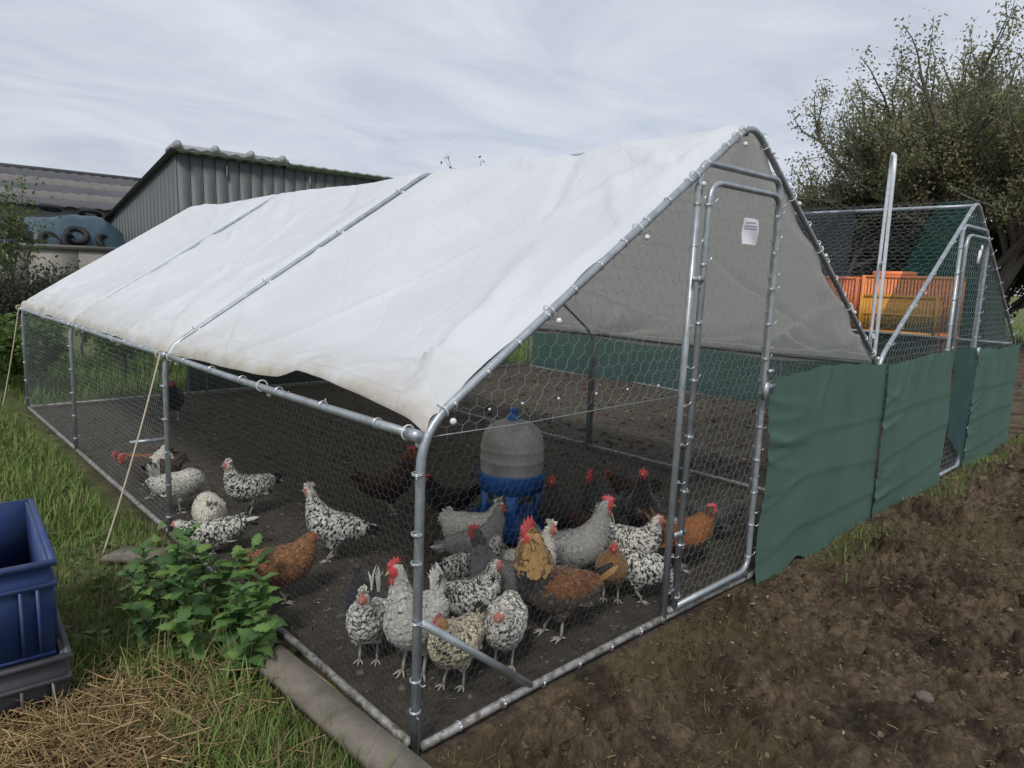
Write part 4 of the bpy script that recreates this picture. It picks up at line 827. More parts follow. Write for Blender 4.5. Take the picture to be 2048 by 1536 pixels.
    o = obj(name, me, None, (x, y, gh(x, y) + 0.002), (0, 0, heading), label=label, category='chicken', group='chickens in the run'); o.scale = (scale,) * 3
    # head parts
    XF = np.stack([fdir, side, up], 1)
    sk = SKIN if face != 'pink' else SKINP
    bk = MB(); bk.tube([hd - fdir * 0.004, hd + fdir * 0.014 - up * 0.001, hd + fdir * 0.027 - up * 0.006], [0.0085, 0.0055, 0.0008], 8); obj('beak', bk.build('beak', BEAK, True), o)
    for sd in (-1, 1):
        obj('eye', MB().ell(hb + fdir * 0.008 + side * sd * 0.0195 + up * 0.004, (0.0048, 0.0032, 0.0048), 8, 6, xf=XF).build('eye', EYE, True), o)
        if comb > 0.25:
            wl_ = 0.010 + 0.012 * comb; obj('wattle', MB().ell(hb + fdir * 0.014 + side * sd * 0.009 - up * (0.020 + wl_ * 0.7), (wl_ * 0.55, 0.0035, wl_), 9, 7, xf=XF).build('wattle', sk, True), o)
    if comb > 0:
        pts = [(-0.030, 0.006), (-0.034, 0.018), (-0.024, 0.022), (-0.020, 0.034), (-0.011, 0.024), (-0.004, 0.038), (0.004, 0.025), (0.012, 0.034), (0.017, 0.021), (0.024, 0.024), (0.026, 0.010), (0.022, 0.0)]
        pts = [(a * (0.75 + 0.35 * comb), b * comb + 0.0) for a, b in pts]; base = hb + up * 0.0155 + fdir * 0.006; cm = MB(); npt = len(pts); V_ = []
        for sd, ins in ((-1, 0.0028), (1, 0.0028)):
            for a, b in pts: V_.append(base + fdir * a + up * b + side * sd * (ins if b < 0.012 else 0.0014))
        V_.append(base + side * -0.004); V_.append(base + side * 0.004); F3 = []; F4 = []
        for i in range(npt - 1): F3 += [(2 * npt, i + 1, i), (2 * npt + 1, npt + i, npt + i + 1)]; F4.append((i, i + 1, npt + i + 1, npt + i))
        cm.add(np.array(V_), [np.array(F3), np.array(F4)]); obj('comb', cm.build('comb', sk), o)
    if crest:
        ck = 46; cp = hb + up * 0.014 - fdir * 0.006 + rg.normal(0, 0.006, (ck, 3)); d = up[None] * 0.8 - fdir[None] * 0.25 + rg.normal(0, 0.55, (ck, 3)); d /= np.linalg.norm(d, axis=1, keepdims=True); nq = np.cross(d, rg.normal(0, 1, (ck, 3))); nq /= np.linalg.norm(nq, axis=1, keepdims=True)
        a0, a1, a2 = plumage(kind if kind != 'spangled' else 'light_spangled', np.full(ck, 0.9), np.zeros(ck), rg); cb_ = MB(); feather(cb_, cp, d, nq, 0.030, 0.013, a0, a1, a2, 0, 0.8); obj('crest', cb_.build('crest', FEATH, True), o)
    return o
FLOCK = [
 # label, x, y, view azimuth, facing relative to image (0 right, 90 away, 180 left, 270 towards us), scale, plumage, options
 ('spangled hen with black tail alone in the middle of the soil, walking left', 0.42, 2.14, 69, 205, 0.78, 'spangled', dict(crest=True, comb=0.3, face='pink', tail='low', neck=1.0, pitch=8)),
 ('spangled hen standing side-on beyond the brown hen, pale crest and long low tail', 0.47, 1.32, 61.8, 168, 0.86, 'spangled', dict(crest=True, comb=0.3, face='pink', tail='low', neck=1.05, pitch=18)),
 ('fluffy ginger-brown hen by the side wire behind the nettles', 0.13, 1.10, 67, 8, 0.80, 'brown', dict(neck=0.62, comb=0.15, tail='puff', fluffy=True, pitch=2)),
 ('spangled hen facing us just left of the near corner post, black tail raised', 0.16, 0.50, 60.5, 258, 0.80, 'spangled', dict(crest=True, comb=0.3, face='pink', tail='tall', neck=0.85, pitch=12)),
 ('black hen in the shade between the front spangled hen and the corner post', 0.205, 0.60, 58.4, 100, 0.80, 'black', dict(pose='low', comb=0.3, tail='low')),
 ('tall speckled white hen with red comb directly behind the near corner post', 0.235, 0.34, 54.5, 243, 1.0, 'silver', dict(comb=0.9, neck=1.25, pitch=18, tail='up', turn=-20)),
 ('gold-headed spangled hen in front beneath the diagonal corner brace', 0.285, 0.19, 51, 240, 0.80, 'gold_spangled', dict(comb=0.9, neck=0.75, pitch=10, face='pink', tail='mid')),
 ('spangled hen with raised white tail feathers and pale pink face, centre of the crowd', 0.53, 0.40, 49.2, 335, 0.80, 'spangled', dict(comb=0.35, face='pink', neck=0.95, pitch=20, tail='tall')),
 ('round spangled hen facing us at front, right of the diagonal brace', 0.50, 0.19, 45.6, 262, 0.82, 'spangled', dict(comb=0.4, face='pink', neck=0.55, pitch=2, tail='low', crest=True)),
 ('big golden-necked rooster with large red comb and black breast', 0.77, 0.215, 41.2, 208, 1.00, 'rooster', dict(name='rooster', comb=2.1, neck=1.22, pitch=16, tail='mid', turn=25)),
 ('grey hen with dark neck and dull red face left of the rooster', 0.68, 0.42, 46.4, 200, 0.90, 'grey_neck', dict(comb=0.8, neck=1.15, pitch=24, tail='low', turn=-20)),
 ('white hen with small brown flecks and tan breast, just behind the rooster', 0.86, 0.43, 44.2, 315, 0.88, 'pied', dict(comb=0.45, face='pink', neck=1.15, pitch=22, tail='mid', crest=True)),
 ('fluffy white hen with rounded tail and crest left of the feeder', 0.98, 0.93, 49.4, 350, 0.86, 'cream', dict(comb=0, face='dark', neck=0.85, tail='puff', fluffy=True, crest=True)),
 ('plain lavender-grey hen in front of the fluffy white one', 0.88, 0.78, 48.9, 352, 0.80, 'lavender', dict(comb=0.45, neck=1.1, pitch=22, tail='low')),
 ('pale spangled hen behind the raised white tail, back turned to us', 0.72, 0.62, 49.1, 30, 0.80, 'spangled', dict(comb=0.4, neck=0.6, pitch=4, tail='low')),
 ('pale grey hen with bright red comb standing tall right of the rooster', 1.12, 0.42, 39.5, 352, 0.98, 'lavender', dict(comb=0.9, neck=1.15, pitch=20, tail='up')),
 ('dark charcoal hen facing us beside the feeder legs', 1.44, 0.86, 42.5, 262, 0.88, 'dark_grey', dict(comb=0.7, neck=1.1, pitch=26, tail='low')),
 ('charcoal hen with red comb behind the pale grey hen', 1.64, 0.72, 38.1, 235, 0.92, 'dark_grey', dict(comb=0.9, neck=1.1, pitch=18, tail='mid')),
 ('black hen standing upright beside the door post, facing us', 1.76, 0.56, 34.2, 268, 0.98, 'black', dict(comb=0.5, neck=1.2, pitch=24, tail='mid')),
 ('pale spangled hen behind the door post with pointed tail raised', 1.42, 0.36, 34.5, 340, 0.86, 'spangled', dict(comb=0.5, face='pink', neck=0.9, pitch=4, tail='tall')),
 ('buff-brown hen facing us between the rooster and the door', 1.17, 0.27, 36.9, 272, 0.80, 'buff', dict(comb=0.6, neck=0.75, pitch=14, tail='low')),
 ('spangled hen bending down against the foot of the door', 1.26, 0.20, 34.4, 5, 0.80, 'spangled', dict(pose='peck', comb=0.3, face='pink', pitch=-8, tail='low')),
 ('rusty-orange hen behind the wire of the door leaf', 1.66, 0.26, 31.3, 15, 0.92, 'rust', dict(comb=0.8, neck=0.7, pitch=6, tail='up')),
 ('dark speckled hen half hidden behind the right door post', 2.08, 0.36, 28, 180, 0.72, 'dark_grey', dict(pose='low', comb=0.5, tail='mid')),
 ('red-brown headed hen with dark body behind the near corner post', 1.03, 1.70, 56.1, 20, 0.92, 'dark_brown', dict(comb=0.8, neck=1.0, pitch=14, tail='up')),
 ('black hen with dull red face left of the fluffy white hen', 1.16, 1.36, 51.4, 190, 0.80, 'black', dict(comb=0.6, neck=0.8, pitch=6, tail='mid')),
 ('creamy white hen behind the middle side post, back one of the group', 0.19, 2.82, 74.4, 80, 0.78, 'cream', dict(pose='low', comb=0.3, tail='low', fluffy=True)),
 ('spangled hen with upright tail beside the middle side post', 0.16, 2.42, 74, 20, 0.80, 'light_spangled', dict(pose='peck', comb=0.3, tail='tall')),
 ('round cream hen bent over behind the middle side post foot', 0.145, 1.93, 72.9, 95, 0.76, 'cream', dict(pose='peck', comb=0.2, tail='puff', fluffy=True)),
 ('spangled hen lying low along the side rail above the nettles', 0.11, 1.74, 73.6, 172, 0.74, 'spangled', dict(pose='low', comb=0.3, face='pink', tail='low', low=0.07, pitch=-6)),
 ('red-brown hen by the side rail left of the pale guy rope', 0.13, 2.74, 76.6, 150, 0.80, 'dark_brown', dict(pose='low', comb=0.6, tail='mid')),
 ('small rust-red hen crouching at the wire beside the side rail', 0.17, 3.05, 78.7, 165, 0.72, 'rust', dict(pose='low', comb=0.5, tail='mid', low=0.03)),
 ('black hen far back on the soil beside the middle side post', 0.87, 4.83, 73.3, 270, 0.95, 'black', dict(comb=0.4, neck=0.9, tail='puff', fluffy=True)),
 ('small brown hen far behind beside the black upright hen', 2.07, 0.86, 36, 150, 0.78, 'dark_brown', dict(pose='low', comb=0.5, tail='mid')),
 ('dark red-brown hen low behind the pale grey hen', 1.52, 0.72, 40.4, 190, 0.70, 'dark_brown', dict(pose='low', comb=0.6, tail='low')),
]
for i, (lb, x, y, va, th, sc, kd, op) in enumerate(FLOCK): chicken(lb, x, y, math.radians(va - 90 + th), sc * (0.87 if va < 64 else 0.93), kd, seed=100 + i, **op)

# ------------------------------------------------------------------ farm buildings behind
CLAD = mat('grey_cladding', (0.108, 0.120, 0.119), 0.55, var=0.14, vscale=1.2)
CLADS = mat('grey_cladding_side', (0.105, 0.118, 0.115), 0.55, var=0.14, vscale=1.2)
FIBRE = mat('fibre_cement', (0.33, 0.34, 0.345), 0.75, var=0.2, vscale=3)
MOSS = mat('mossy_roof_edge', (0.24, 0.27, 0.23), 0.8, var=0.3, vscale=4)
TRIM = mat('dark_trim', (0.035, 0.04, 0.045), 0.6)
shed = thing('metal_shed', 'grey metal-clad shed with seamed panels and sloping roof rising behind the white covers', 'shed', (5.04, 17.65, 0))
LX, LY, HZ, HB = 7.4, 8.2, 4.15, 2.42                                   # the roof falls away behind
obj('wall', MB().box((0.03, 0.03, 0), (LX, 0.12, HZ - 0.05)).build('wall', TRIM), shed)
a = MB(); a.add(np.array([(0.03, 0.12, 0), (0.12, 0.12, 0), (0.12, LY, 0), (0.03, LY, 0), (0.03, 0.12, HZ - 0.06), (0.12, 0.12, HZ - 0.06), (0.12, LY, HB - 0.06), (0.03, LY, HB - 0.06)]), [[(3,2,1,0),(4,5,6,7),(0,1,5,4),(1,2,6,5),(2,3,7,6),(3,0,4,7)]]); obj('wall', a.build('wall', TRIM), shed)
pw = 0.315
pan = MB().box((0.004, -0.012, 0.0), (pw - 0.014, 0.028, HZ - 0.06)).box((pw - 0.03, -0.022, 0.0), (pw - 0.018, -0.0125, HZ - 0.06)).build('cladding_panel', CLAD)
for k in range(23): obj('cladding_panel', pan, shed, (0.03 + k * pw, 0, 0))
for k in range(25):
    y0, y1 = 0.03 + k * 0.325, 0.03 + k * 0.325 + 0.325; z0 = HZ - 0.07 - (HZ - HB) * y0 / LY; z1 = HZ - 0.07 - (HZ - HB) * y1 / LY; p = MB()
    for ya, yb, xo in ((y0 + 0.004, y1 - 0.012, -0.0),):
        za = z0 + (z1 - z0) * (ya - y0) / 0.325; zb = z0 + (z1 - z0) * (yb - y0) / 0.325
        p.add(np.array([(xo, ya, 0), (0.028, ya, 0), (0.028, yb, 0), (xo, yb, 0), (xo, ya, za), (0.028, ya, za), (0.028, yb, zb), (xo, yb, zb)]), [[(3,2,1,0),(4,5,6,7),(0,1,5,4),(1,2,6,5),(2,3,7,6),(3,0,4,7)]])
    obj('cladding_panel', p.build('cladding_panel', CLADS), shed)
def roofsheet(x0, x1, m, dz=0.0, amp=0.03, n=40):
    xs = np.linspace(x0, x1, n); V = []
    for yy in (-0.22, LY + 0.2):
        zz = HZ - (HZ - HB) * yy / LY + dz + amp * np.cos(xs * 2 * np.pi / 0.36)
        V += [np.stack([xs, np.full(n, yy), zz + 0.02], 1), np.stack([xs, np.full(n, yy), zz - 0.03], 1)]
    V = np.concatenate(V); i = np.arange(n - 1); F = np.concatenate([np.stack([i, i + 1, 2 * n + i + 1, 2 * n + i], 1), np.stack([n + i, 3 * n + i, 3 * n + i + 1, n + i + 1], 1), np.stack([i, n + i, n + i + 1, i + 1], 1)])
    return mesh('roof_sheet', V, [F], m)
obj('roof_sheet', roofsheet(-0.15, 2.9, FIBRE, 0.03), shed); obj('roof_sheet', roofsheet(2.9, LX + 0.1, MOSS, 0.0, 0.015), shed)
for x in (0.0, 0.92, 1.84, 2.72):
    obj('ridge_cap', MB().tube([(x - 0.02, -0.28, HZ + 0.14), (x + 0.0, 0.5, HZ + 0.05)], [0.10, 0.09], 10).build('ridge_cap', FIBRE, True), shed)
obj('fascia', MB().box((-0.1, -0.2, HZ - 0.01), (2.9, -0.16, HZ + 0.15)).build('fascia', FIBRE), shed)
obj('verge_trim', MB().tube([(-0.06, -0.2, HZ + 0.02), (-0.06, LY, HB + 0.02)], 0.05, 6).build('verge_trim', TRIM), shed)
for x in (1.25, 3.6): obj('drain_clip', MB().tube([(x, -0.05, HZ - 0.2), (x, -0.06, HZ - 0.5)], 0.02, 6).build('drain_clip', FIBRE), shed)

BARN1 = mat('barn_roof_dark', (0.085, 0.085, 0.092), 0.8, var=0.2, vscale=0.9); BARN2 = mat('barn_roof_light', (0.155, 0.140, 0.130), 0.8, var=0.2, vscale=0.9); BARNW = mat('barn_wall', (0.16, 0.15, 0.14), 0.8, var=0.15, vscale=0.6)
barn = thing('long_barn', 'long low barn with banded brown-grey roof behind the blue covered heap', 'barn', (-14, 36.5, 0))
obj('wall', MB().box((0, 0.3, 0), (26, 0.6, 3.85)).box((0, 0.6, 0), (0.3, 13.5, 3.85)).box((25.7, 0.6, 0), (26, 13.5, 3.85)).build('wall', BARNW), barn)
rows = [(0.0, 0.17, BARN1), (0.17, 0.34, BARN2), (0.34, 0.55, BARN1), (0.55, 0.74, BARN2), (0.74, 1.0, BARN1)]
for a0, a1, m in rows:
    n = 150; xs = np.linspace(-0.4, 26.4, n); cw = 0.035 * np.cos(xs * 2 * np.pi / 0.55); V = []
    for t in (a0, a1 + 0.006): V += [np.stack([xs, np.full(n, 7 * t), 3.85 + 2.25 * t + cw + 0.03 * (1 - a0)], 1), np.stack([xs, np.full(n, 7 * t), 3.80 + 2.25 * t + cw + 0.03 * (1 - a0)], 1)]
    V = np.concatenate(V); i = np.arange(n - 1); obj('roof_sheet', mesh('roof_sheet', V, [np.concatenate([np.stack([i, i + 1, 2 * n + i + 1, 2 * n + i], 1), np.stack([i, n + i, n + i + 1, i + 1], 1)])], m), barn)
obj('roof_sheet', MB().add(np.array([(-0.4, 7.1, 6.08), (26.4, 7.1, 6.08), (26.4, 14, 3.9), (-0.4, 14, 3.9)]), [[(0, 1, 2, 3)]]).build('roof_sheet', BARN1), barn)
obj('ridge_cap', MB().tube([(-0.4, 7.03, 6.13), (26.4, 7.03, 6.13)], 0.13, 8).build('ridge_cap', BARN1, True), barn)

# silage clamp: concrete wall, blue cover, tyres
CONC = mat('old_concrete', (0.27, 0.25, 0.22), 0.85, var=0.25, vscale=1.6, bump=0.3, bscale=14)
wall = thing('concrete_wall', 'low weathered concrete wall in front of the blue covered heap', 'wall', (-6, 21.7, 0))
for k in range(9): obj('wall_panel', MB().box((k * 1.2, 0.01 * (k % 2), 0), (k * 1.2 + 1.185, 0.2 + 0.01 * (k % 2), 1.66)).build('wall_panel', CONC), wall)
obj('coping', MB().box((-0.05, -0.05, 1.665), (10.85, 0.28, 1.79)).build('coping', CONC), wall)
BLUET = mat('blue_sheet', (0.042, 0.078, 0.105), 0.45, var=0.25, vscale=1.5, bump=0.3, bscale=4, bdist=0.1)
nu, nv = 50, 30; U, Vv = np.meshgrid(np.linspace(-1, 1, nu), np.linspace(-1, 1, nv), indexing='ij'); rr_ = np.clip(1 - np.abs(U) ** 2.6, 0, 1) ** 0.6 * np.clip(1 - np.abs(Vv) ** 3, 0, 1) ** 0.6
HX, HY, HH = 3.75 + 1.75 * U, 24.3 + 2.2 * Vv, 1.1 + 1.62 * np.minimum(rr_, 0.82 + 0.1 * U) / 0.86 + 0.14 * fbm(U * 2.2, Vv * 3, 3, 5)
ix = np.arange(nu * nv).reshape(nu, nv)
tag(obj('covered_heap', mesh('covered_heap', np.stack([HX, HY, HH - 0.9 * (rr_ < 0.02)], -1).reshape(-1, 3), [np.stack([ix[:-1, :-1], ix[1:, :-1], ix[1:, 1:], ix[:-1, 1:]], -1).reshape(-1, 4)], BLUET, True)), 'heap under a blue plastic sheet beside the grey metal shed', 'heap')
TYRE = mat('tyre_rubber', (0.012, 0.012, 0.013), 0.7)
tp = []
tyre_me = None
def tyre_mesh():
    n, m_, V = 20, 8, []
    for i in range(n):
        a = i * 2 * math.pi / n
        for j in range(m_): b = j * 2 * math.pi / m_; q = 0.25 + 0.09 * math.cos(b); V.append((q * math.cos(a), q * math.sin(a), 0.075 * math.sin(b)))
    F = [(i * m_ + j, ((i + 1) % n) * m_ + j, ((i + 1) % n) * m_ + (j + 1) % m_, i * m_ + (j + 1) % m_) for i in range(n) for j in range(m_)]
    return mesh('tyre', np.array(V), [np.array(F)], TYRE, True)
tm = tyre_mesh()
TY = [(3.72, 22.35, 2.10, 52, 'upper middle tyre on the front of the blue heap'), (3.05, 22.3, 1.88, 60, 'tyre at the lower left of the blue heap'), (4.45, 22.3, 1.90, 58, 'tyre at the lower right of the blue heap against the shed'), (3.50, 22.15, 1.86, 75, 'lower middle tyre just above the concrete wall'), (2.25, 22.5, 2.35, 30, 'topmost tyre of the dark pile left of the blue heap'), (2.15, 22.3, 2.12, 40, 'second tyre of the dark pile left of the blue heap'), (2.45, 22.2, 1.98, 65, 'bottom tyre of the dark pile left of the blue heap'), (3.45, 24.4, 2.95, 10, 'tyre lying flat on top of the blue heap'), (4.5, 24.2, 2.85, 20, 'tyre on top of the blue heap nearest the shed')]
for i, (x, y, z, tl, lb) in enumerate(TY): tag(obj('tyre', tm, None, (x, y, z), (math.radians(tl), 0.1 * (i % 3 - 1), 0.3 * i)), lb, 'tyre', 'tyres on the blue heap')

# ------------------------------------------------------------------ trees and shrubs
def tree(name, label, cat, base, seed, trunk_h, trunk_r, spread, levels, lens, kids, leaf_n, leaf_s, cols, up=0.35, group=None, parts=('trunk', 'crown'), jitter=0.35, lean=(0, 0)):
    rg = np.random.default_rng(seed); tb = MB(); leafP = []; leafR = []
    def grow(p, d, L, r, lv):
        k = 5 if lv == 0 else 4; pts = [p]; q = p.copy(); dd = d.copy()
        for i in range(k):
            dd = dd + rg.normal(0, 0.10 + 0.04 * lv, 3) + np.array([0, 0, up * 0.13]); dd /= np.linalg.norm(dd); q = q + dd * L / k; pts.append(q.copy())
        rs = np.linspace(r, r * (0.62 if lv < levels else 0.25), k + 1); tb.tube(pts, rs, 7 if lv == 0 else (5 if lv < levels else 3), cap=False)
        if lv == levels:
            t = rg.uniform(0.1, 1.08, leaf_n); pp = np.array(pts); f = np.clip(t, 0, 0.999) * k; i0 = f.astype(int); P = pp[i0] + (pp[i0 + 1] - pp[i0]) * (f - i0)[:, None]
            leafP.append(P + rg.normal(0, 0.05 + 0.05 * L, P.shape)); leafR.append(np.full(leaf_n, rg.normal(0, 1))); return
        for j in range(kids[lv]):
            t = rg.uniform(0.35, 1.0) if lv else rg.uniform(0.55, 1.0); f = min(t, 0.999) * k; i0 = int(f); b = pts[i0] + (pts[i0 + 1] - pts[i0]) * (f - i0)
            a = rg.uniform(0, 2 * np.pi); u_ = np.cross(dd, [0.3, 0.9, 0.2]); u_ /= np.linalg.norm(u_); v_ = np.cross(dd, u_); sp_ = spread[lv] * rg.uniform(0.5, 1.25)
            nd = dd * math.cos(sp_) + (u_ * math.cos(a) + v_ * math.sin(a)) * math.sin(sp_); nd[2] += up * 0.3; nd /= np.linalg.norm(nd)
            grow(b, nd, lens[lv] * rg.uniform(0.7, 1.2), r * 0.55 * rg.uniform(0.7, 1.1), lv + 1)
    d0 = np.array([lean[0], lean[1], 1.0]); d0 /= np.linalg.norm(d0)
    grow(np.zeros(3), d0, trunk_h, trunk_r, 0)
    t = thing(name, label, cat, base, 0, group); obj(parts[0], tb.build(parts[0], BARK, True), t)
    if leafP:
        P = np.concatenate(leafP); rr = np.concatenate(leafR); n = len(P); d = rg.normal(0, 1, (n, 3)); d[:, 2] -= 0.3; d /= np.linalg.norm(d, axis=1, keepdims=True); nn = rg.normal(0, 1, (n, 3)); nn -= d * (nn * d).sum(1, keepdims=True); nn /= np.linalg.norm(nn, axis=1, keepdims=True); b = np.cross(nn, d)
        s_ = (leaf_s * rg.uniform(0.6, 1.3, n))[:, None]; V = np.stack([P, P + d * s_ * 0.5 + b * s_ * 0.28 + nn * s_ * 0.06, P + d * s_, P + d * s_ * 0.5 - b * s_ * 0.28 + nn * s_ * 0.06], 1).reshape(-1, 3)
        cc = np.array(cols); ci = np.clip(((rr * 0.28 + 0.5 + rg.normal(0, 0.22, n)) * len(cc)).astype(int), 0, len(cc) - 1); col = cc[ci] * rg.uniform(0.75, 1.25, (n, 1)); col = np.repeat(col, 4, 0)
        o = np.arange(n)[:, None] * 4; obj(parts[1], mesh(parts[1], V, [np.concatenate([o + np.array([[0, 1, 2]]), o + np.array([[0, 2, 3]])])], TREELEAF, False, col), t, kind='stuff')
    return t
OLIVE = [(0.150, 0.170, 0.090), (0.195, 0.210, 0.112), (0.235, 0.245, 0.135), (0.28, 0.275, 0.155), (0.33, 0.30, 0.17)]
DARKG = [(0.065, 0.082, 0.040), (0.088, 0.105, 0.050), (0.115, 0.130, 0.060), (0.15, 0.15, 0.072)]
FRESH = [(0.07, 0.125, 0.03), (0.10, 0.165, 0.042), (0.145, 0.21, 0.06)]
GREYG = [(0.045, 0.055, 0.035), (0.065, 0.075, 0.05), (0.09, 0.095, 0.065), (0.06, 0.05, 0.04)]
tree('large_tree', 'large olive-leaved tree with many rising limbs behind the second run', 'tree', (18.7, 2.9, 0), 31, 2.0, 0.26, (0.92, 0.62, 0.55, 0.5), 3, (3.3, 2.2, 1.3), (16, 9, 7), 110, 0.080, OLIVE, 0.5)
tree('large_tree', 'tall tree with yellowing leaves at the right border beyond the field', 'tree', (20.6, 0.6, 0), 9, 2.4, 0.26, (0.7, 0.55, 0.5), 3, (2.8, 1.9, 1.1), (10, 8, 6), 120, 0.09, OLIVE[2:] + [(0.22, 0.18, 0.035)], 0.5)
tree('bushy_tree', 'dark low bushy tree just right of the white roof ridge', 'tree', (17.2, 6.3, 0), 13, 1.5, 0.16, (0.8, 0.65, 0.6), 3, (2.0, 1.25, 0.85), (12, 9, 6), 110, 0.085, DARKG, 0.3)
for i, (x, y, s, lb) in enumerate([(18.5, 7.6, 0.8, 'dark hedge bush farthest left in the row under the large tree'), (20.0, 5.6, 1.0, 'dark hedge bush behind the bare ridge pole of the second run'), (20.6, 3.4, 1.0, 'dark hedge bush under the middle of the large tree'), (21.6, 1.4, 1.1, 'dark hedge bush at the right border below the yellowing tree'), (22.4, -0.6, 1.0, 'dark hedge bush outermost right along the field')]):
    tree('hedge_bush', lb, 'bush', (x, y, 0), 40 + i, 0.9, 0.10, (0.95, 0.75, 0.6), 3, (1.65 * s, 1.2 * s, 0.8), (12, 9, 6), 60, 0.12, DARKG, 0.25, 'hedge bushes under the trees', ('stem', 'foliage'))
tree('young_tree', 'slim young tree whose bare shoot tips just show above the white roof', 'tree', (8.3, 9.3, 0), 77, 2.0, 0.05, (0.35, 0.35), 2, (1.15, 0.75), (7, 3), 9, 0.09, OLIVE, 0.9)
tree('birch_sapling', 'pale green sapling at the left border in front of the barn roof', 'tree', (0.24, 8.9, 0), 21, 1.2, 0.022, (0.35, 0.5), 2, (0.75, 0.45), (9, 6), 26, 0.055, FRESH[1:] + [(0.13, 0.14, 0.07)], 0.8)
for i, (x, y, s, cl, lb, lf) in enumerate([
    (0.42, 8.0, 0.75, GREYG, 'dark grey-green shrub at the left border behind the far corner of the run', 0.045),
    (1.05, 9.0, 0.72, GREYG, 'grey-green shrub beside the far corner, in front of the concrete wall', 0.05),
    (1.75, 9.6, 0.80, FRESH, 'small bright green shrub showing above the slope of the end cover', 0.05),
    (-0.35, 7.2, 0.50, FRESH, 'leafy green bramble by the far guy rope at the left border', 0.075),
    (-0.9, 8.2, 0.60, FRESH, 'green bramble outermost left beyond the grass', 0.075),
    (0.15, 6.75, 0.40, FRESH, 'leafy green bramble close behind the far corner post', 0.07),
    (1.2, 7.6, 0.42, FRESH, 'low green bush seen through the rear wire of the run', 0.06)]):
    tree('shrub', lb, 'shrub', (x, y, 0), 60 + i, 0.45 * s + 0.1, 0.02, (0.8, 0.7, 0.6), 3, (0.62 * s, 0.5 * s, 0.35 * s), (9, 6, 4), 26, lf, cl, 0.5, 'shrubs behind the run', ('stem', 'foliage'))

# field fence posts at the right border
POSTM = mat('pale_post', (0.42, 0.41, 0.38), 0.7, var=0.2, vscale=12)
for x, y, rx, h_, lb in ((10.75, 0.72, 0.17, 1.30, 'leaning pale post at the right border beyond the second run'), (9.0, 0.30, 0.12, 0.95, 'shorter pale leaning post nearest the end of the second run')):
    tag(obj('fence_post', MB().tube([(0, 0, -0.1), (0, 0, h_)], [0.028, 0.024], 9).build('fence_post', POSTM, True), None, (x, y, 0), (rx, 0.16, 0)), lb, 'post', 'pale posts at the field')

# ------------------------------------------------------------------ nettles
def leaf_mesh(seed):
    rg = np.random.default_rng(seed); k = 9; t = np.linspace(0, 1, k); w = 0.36 * np.sin(np.pi * np.clip(t * 0.92 + 0.06, 0, 1)) ** 0.8 * (1 - 0.35 * t); w[-1] = 0.01
    mid = np.stack([t, 0 * t, 0.10 * np.sin(t * 2.4) - 0.22 * t ** 2], 1); jag = 1 + 0.16 * np.cos(np.arange(k) * np.pi)
    Lf = mid + np.stack([-0.03 + 0 * t, w * jag, 0.10 * w + 0.02 * rg.normal(0, 1, k)], 1); Rt = mid + np.stack([-0.03 + 0 * t, -w * jag, 0.10 * w + 0.02 * rg.normal(0, 1, k)], 1)
    V = np.concatenate([mid, Lf, Rt]); i = np.arange(k - 1); c0 = np.array([(0.050, 0.105, 0.032), (0.068, 0.135, 0.040), (0.092, 0.170, 0.046), (0.125, 0.215, 0.055)][seed % 4])
    col = np.concatenate([np.tile(c0 * 1.25, (k, 1)), np.tile(c0, (k, 1)), np.tile(c0 * 0.95, (k, 1))])
    return mesh('leaf', V, [np.concatenate([np.stack([i, i + 1, k + i + 1, k + i], 1), np.stack([i, 2 * k + i, 2 * k + i + 1, i + 1], 1)])], LEAF, True, col)
LM = [leaf_mesh(i) for i in range(8)]
STEM = mat('nettle_stem', (0.06, 0.085, 0.025), 0.6)
NT = [(-0.30, 1.55, 0.30, 'tall nettle at the back of the clump, nearest the small board'), (-0.15, 1.62, 0.34, 'nettle against the side rail at the back of the clump'), (-0.22, 1.40, 0.36, 'tallest nettle in the middle of the clump'), (-0.07, 1.40, 0.30, 'nettle leaning on the side rail, middle of the clump'), (-0.33, 1.30, 0.30, 'nettle on the grass side of the clump'), (-0.16, 1.25, 0.33, 'broad nettle in the heart of the clump'), (-0.40, 1.15, 0.24, 'outermost low nettle towards the crates'), (-0.27, 1.10, 0.30, 'dark nettle in front of the clump heart'), (-0.10, 1.08, 0.30, 'bright nettle over the side rail below the ginger-brown hen'), (-0.03, 1.15, 0.36, 'nettle reaching through the wire towards the ginger-brown hen'), (-0.18, 0.95, 0.28, 'pale-topped nettle near the end of the clump'), (-0.08, 0.90, 0.27, 'nettle beside the rail above the long board'), (-0.22, 0.78, 0.22, 'low nettle at the foot of the clump by the long board'), (-0.12, 0.76, 0.22, 'last low nettle at the end of the long board'), (-0.32, 0.98, 0.22, 'small nettle among the tall grass')]
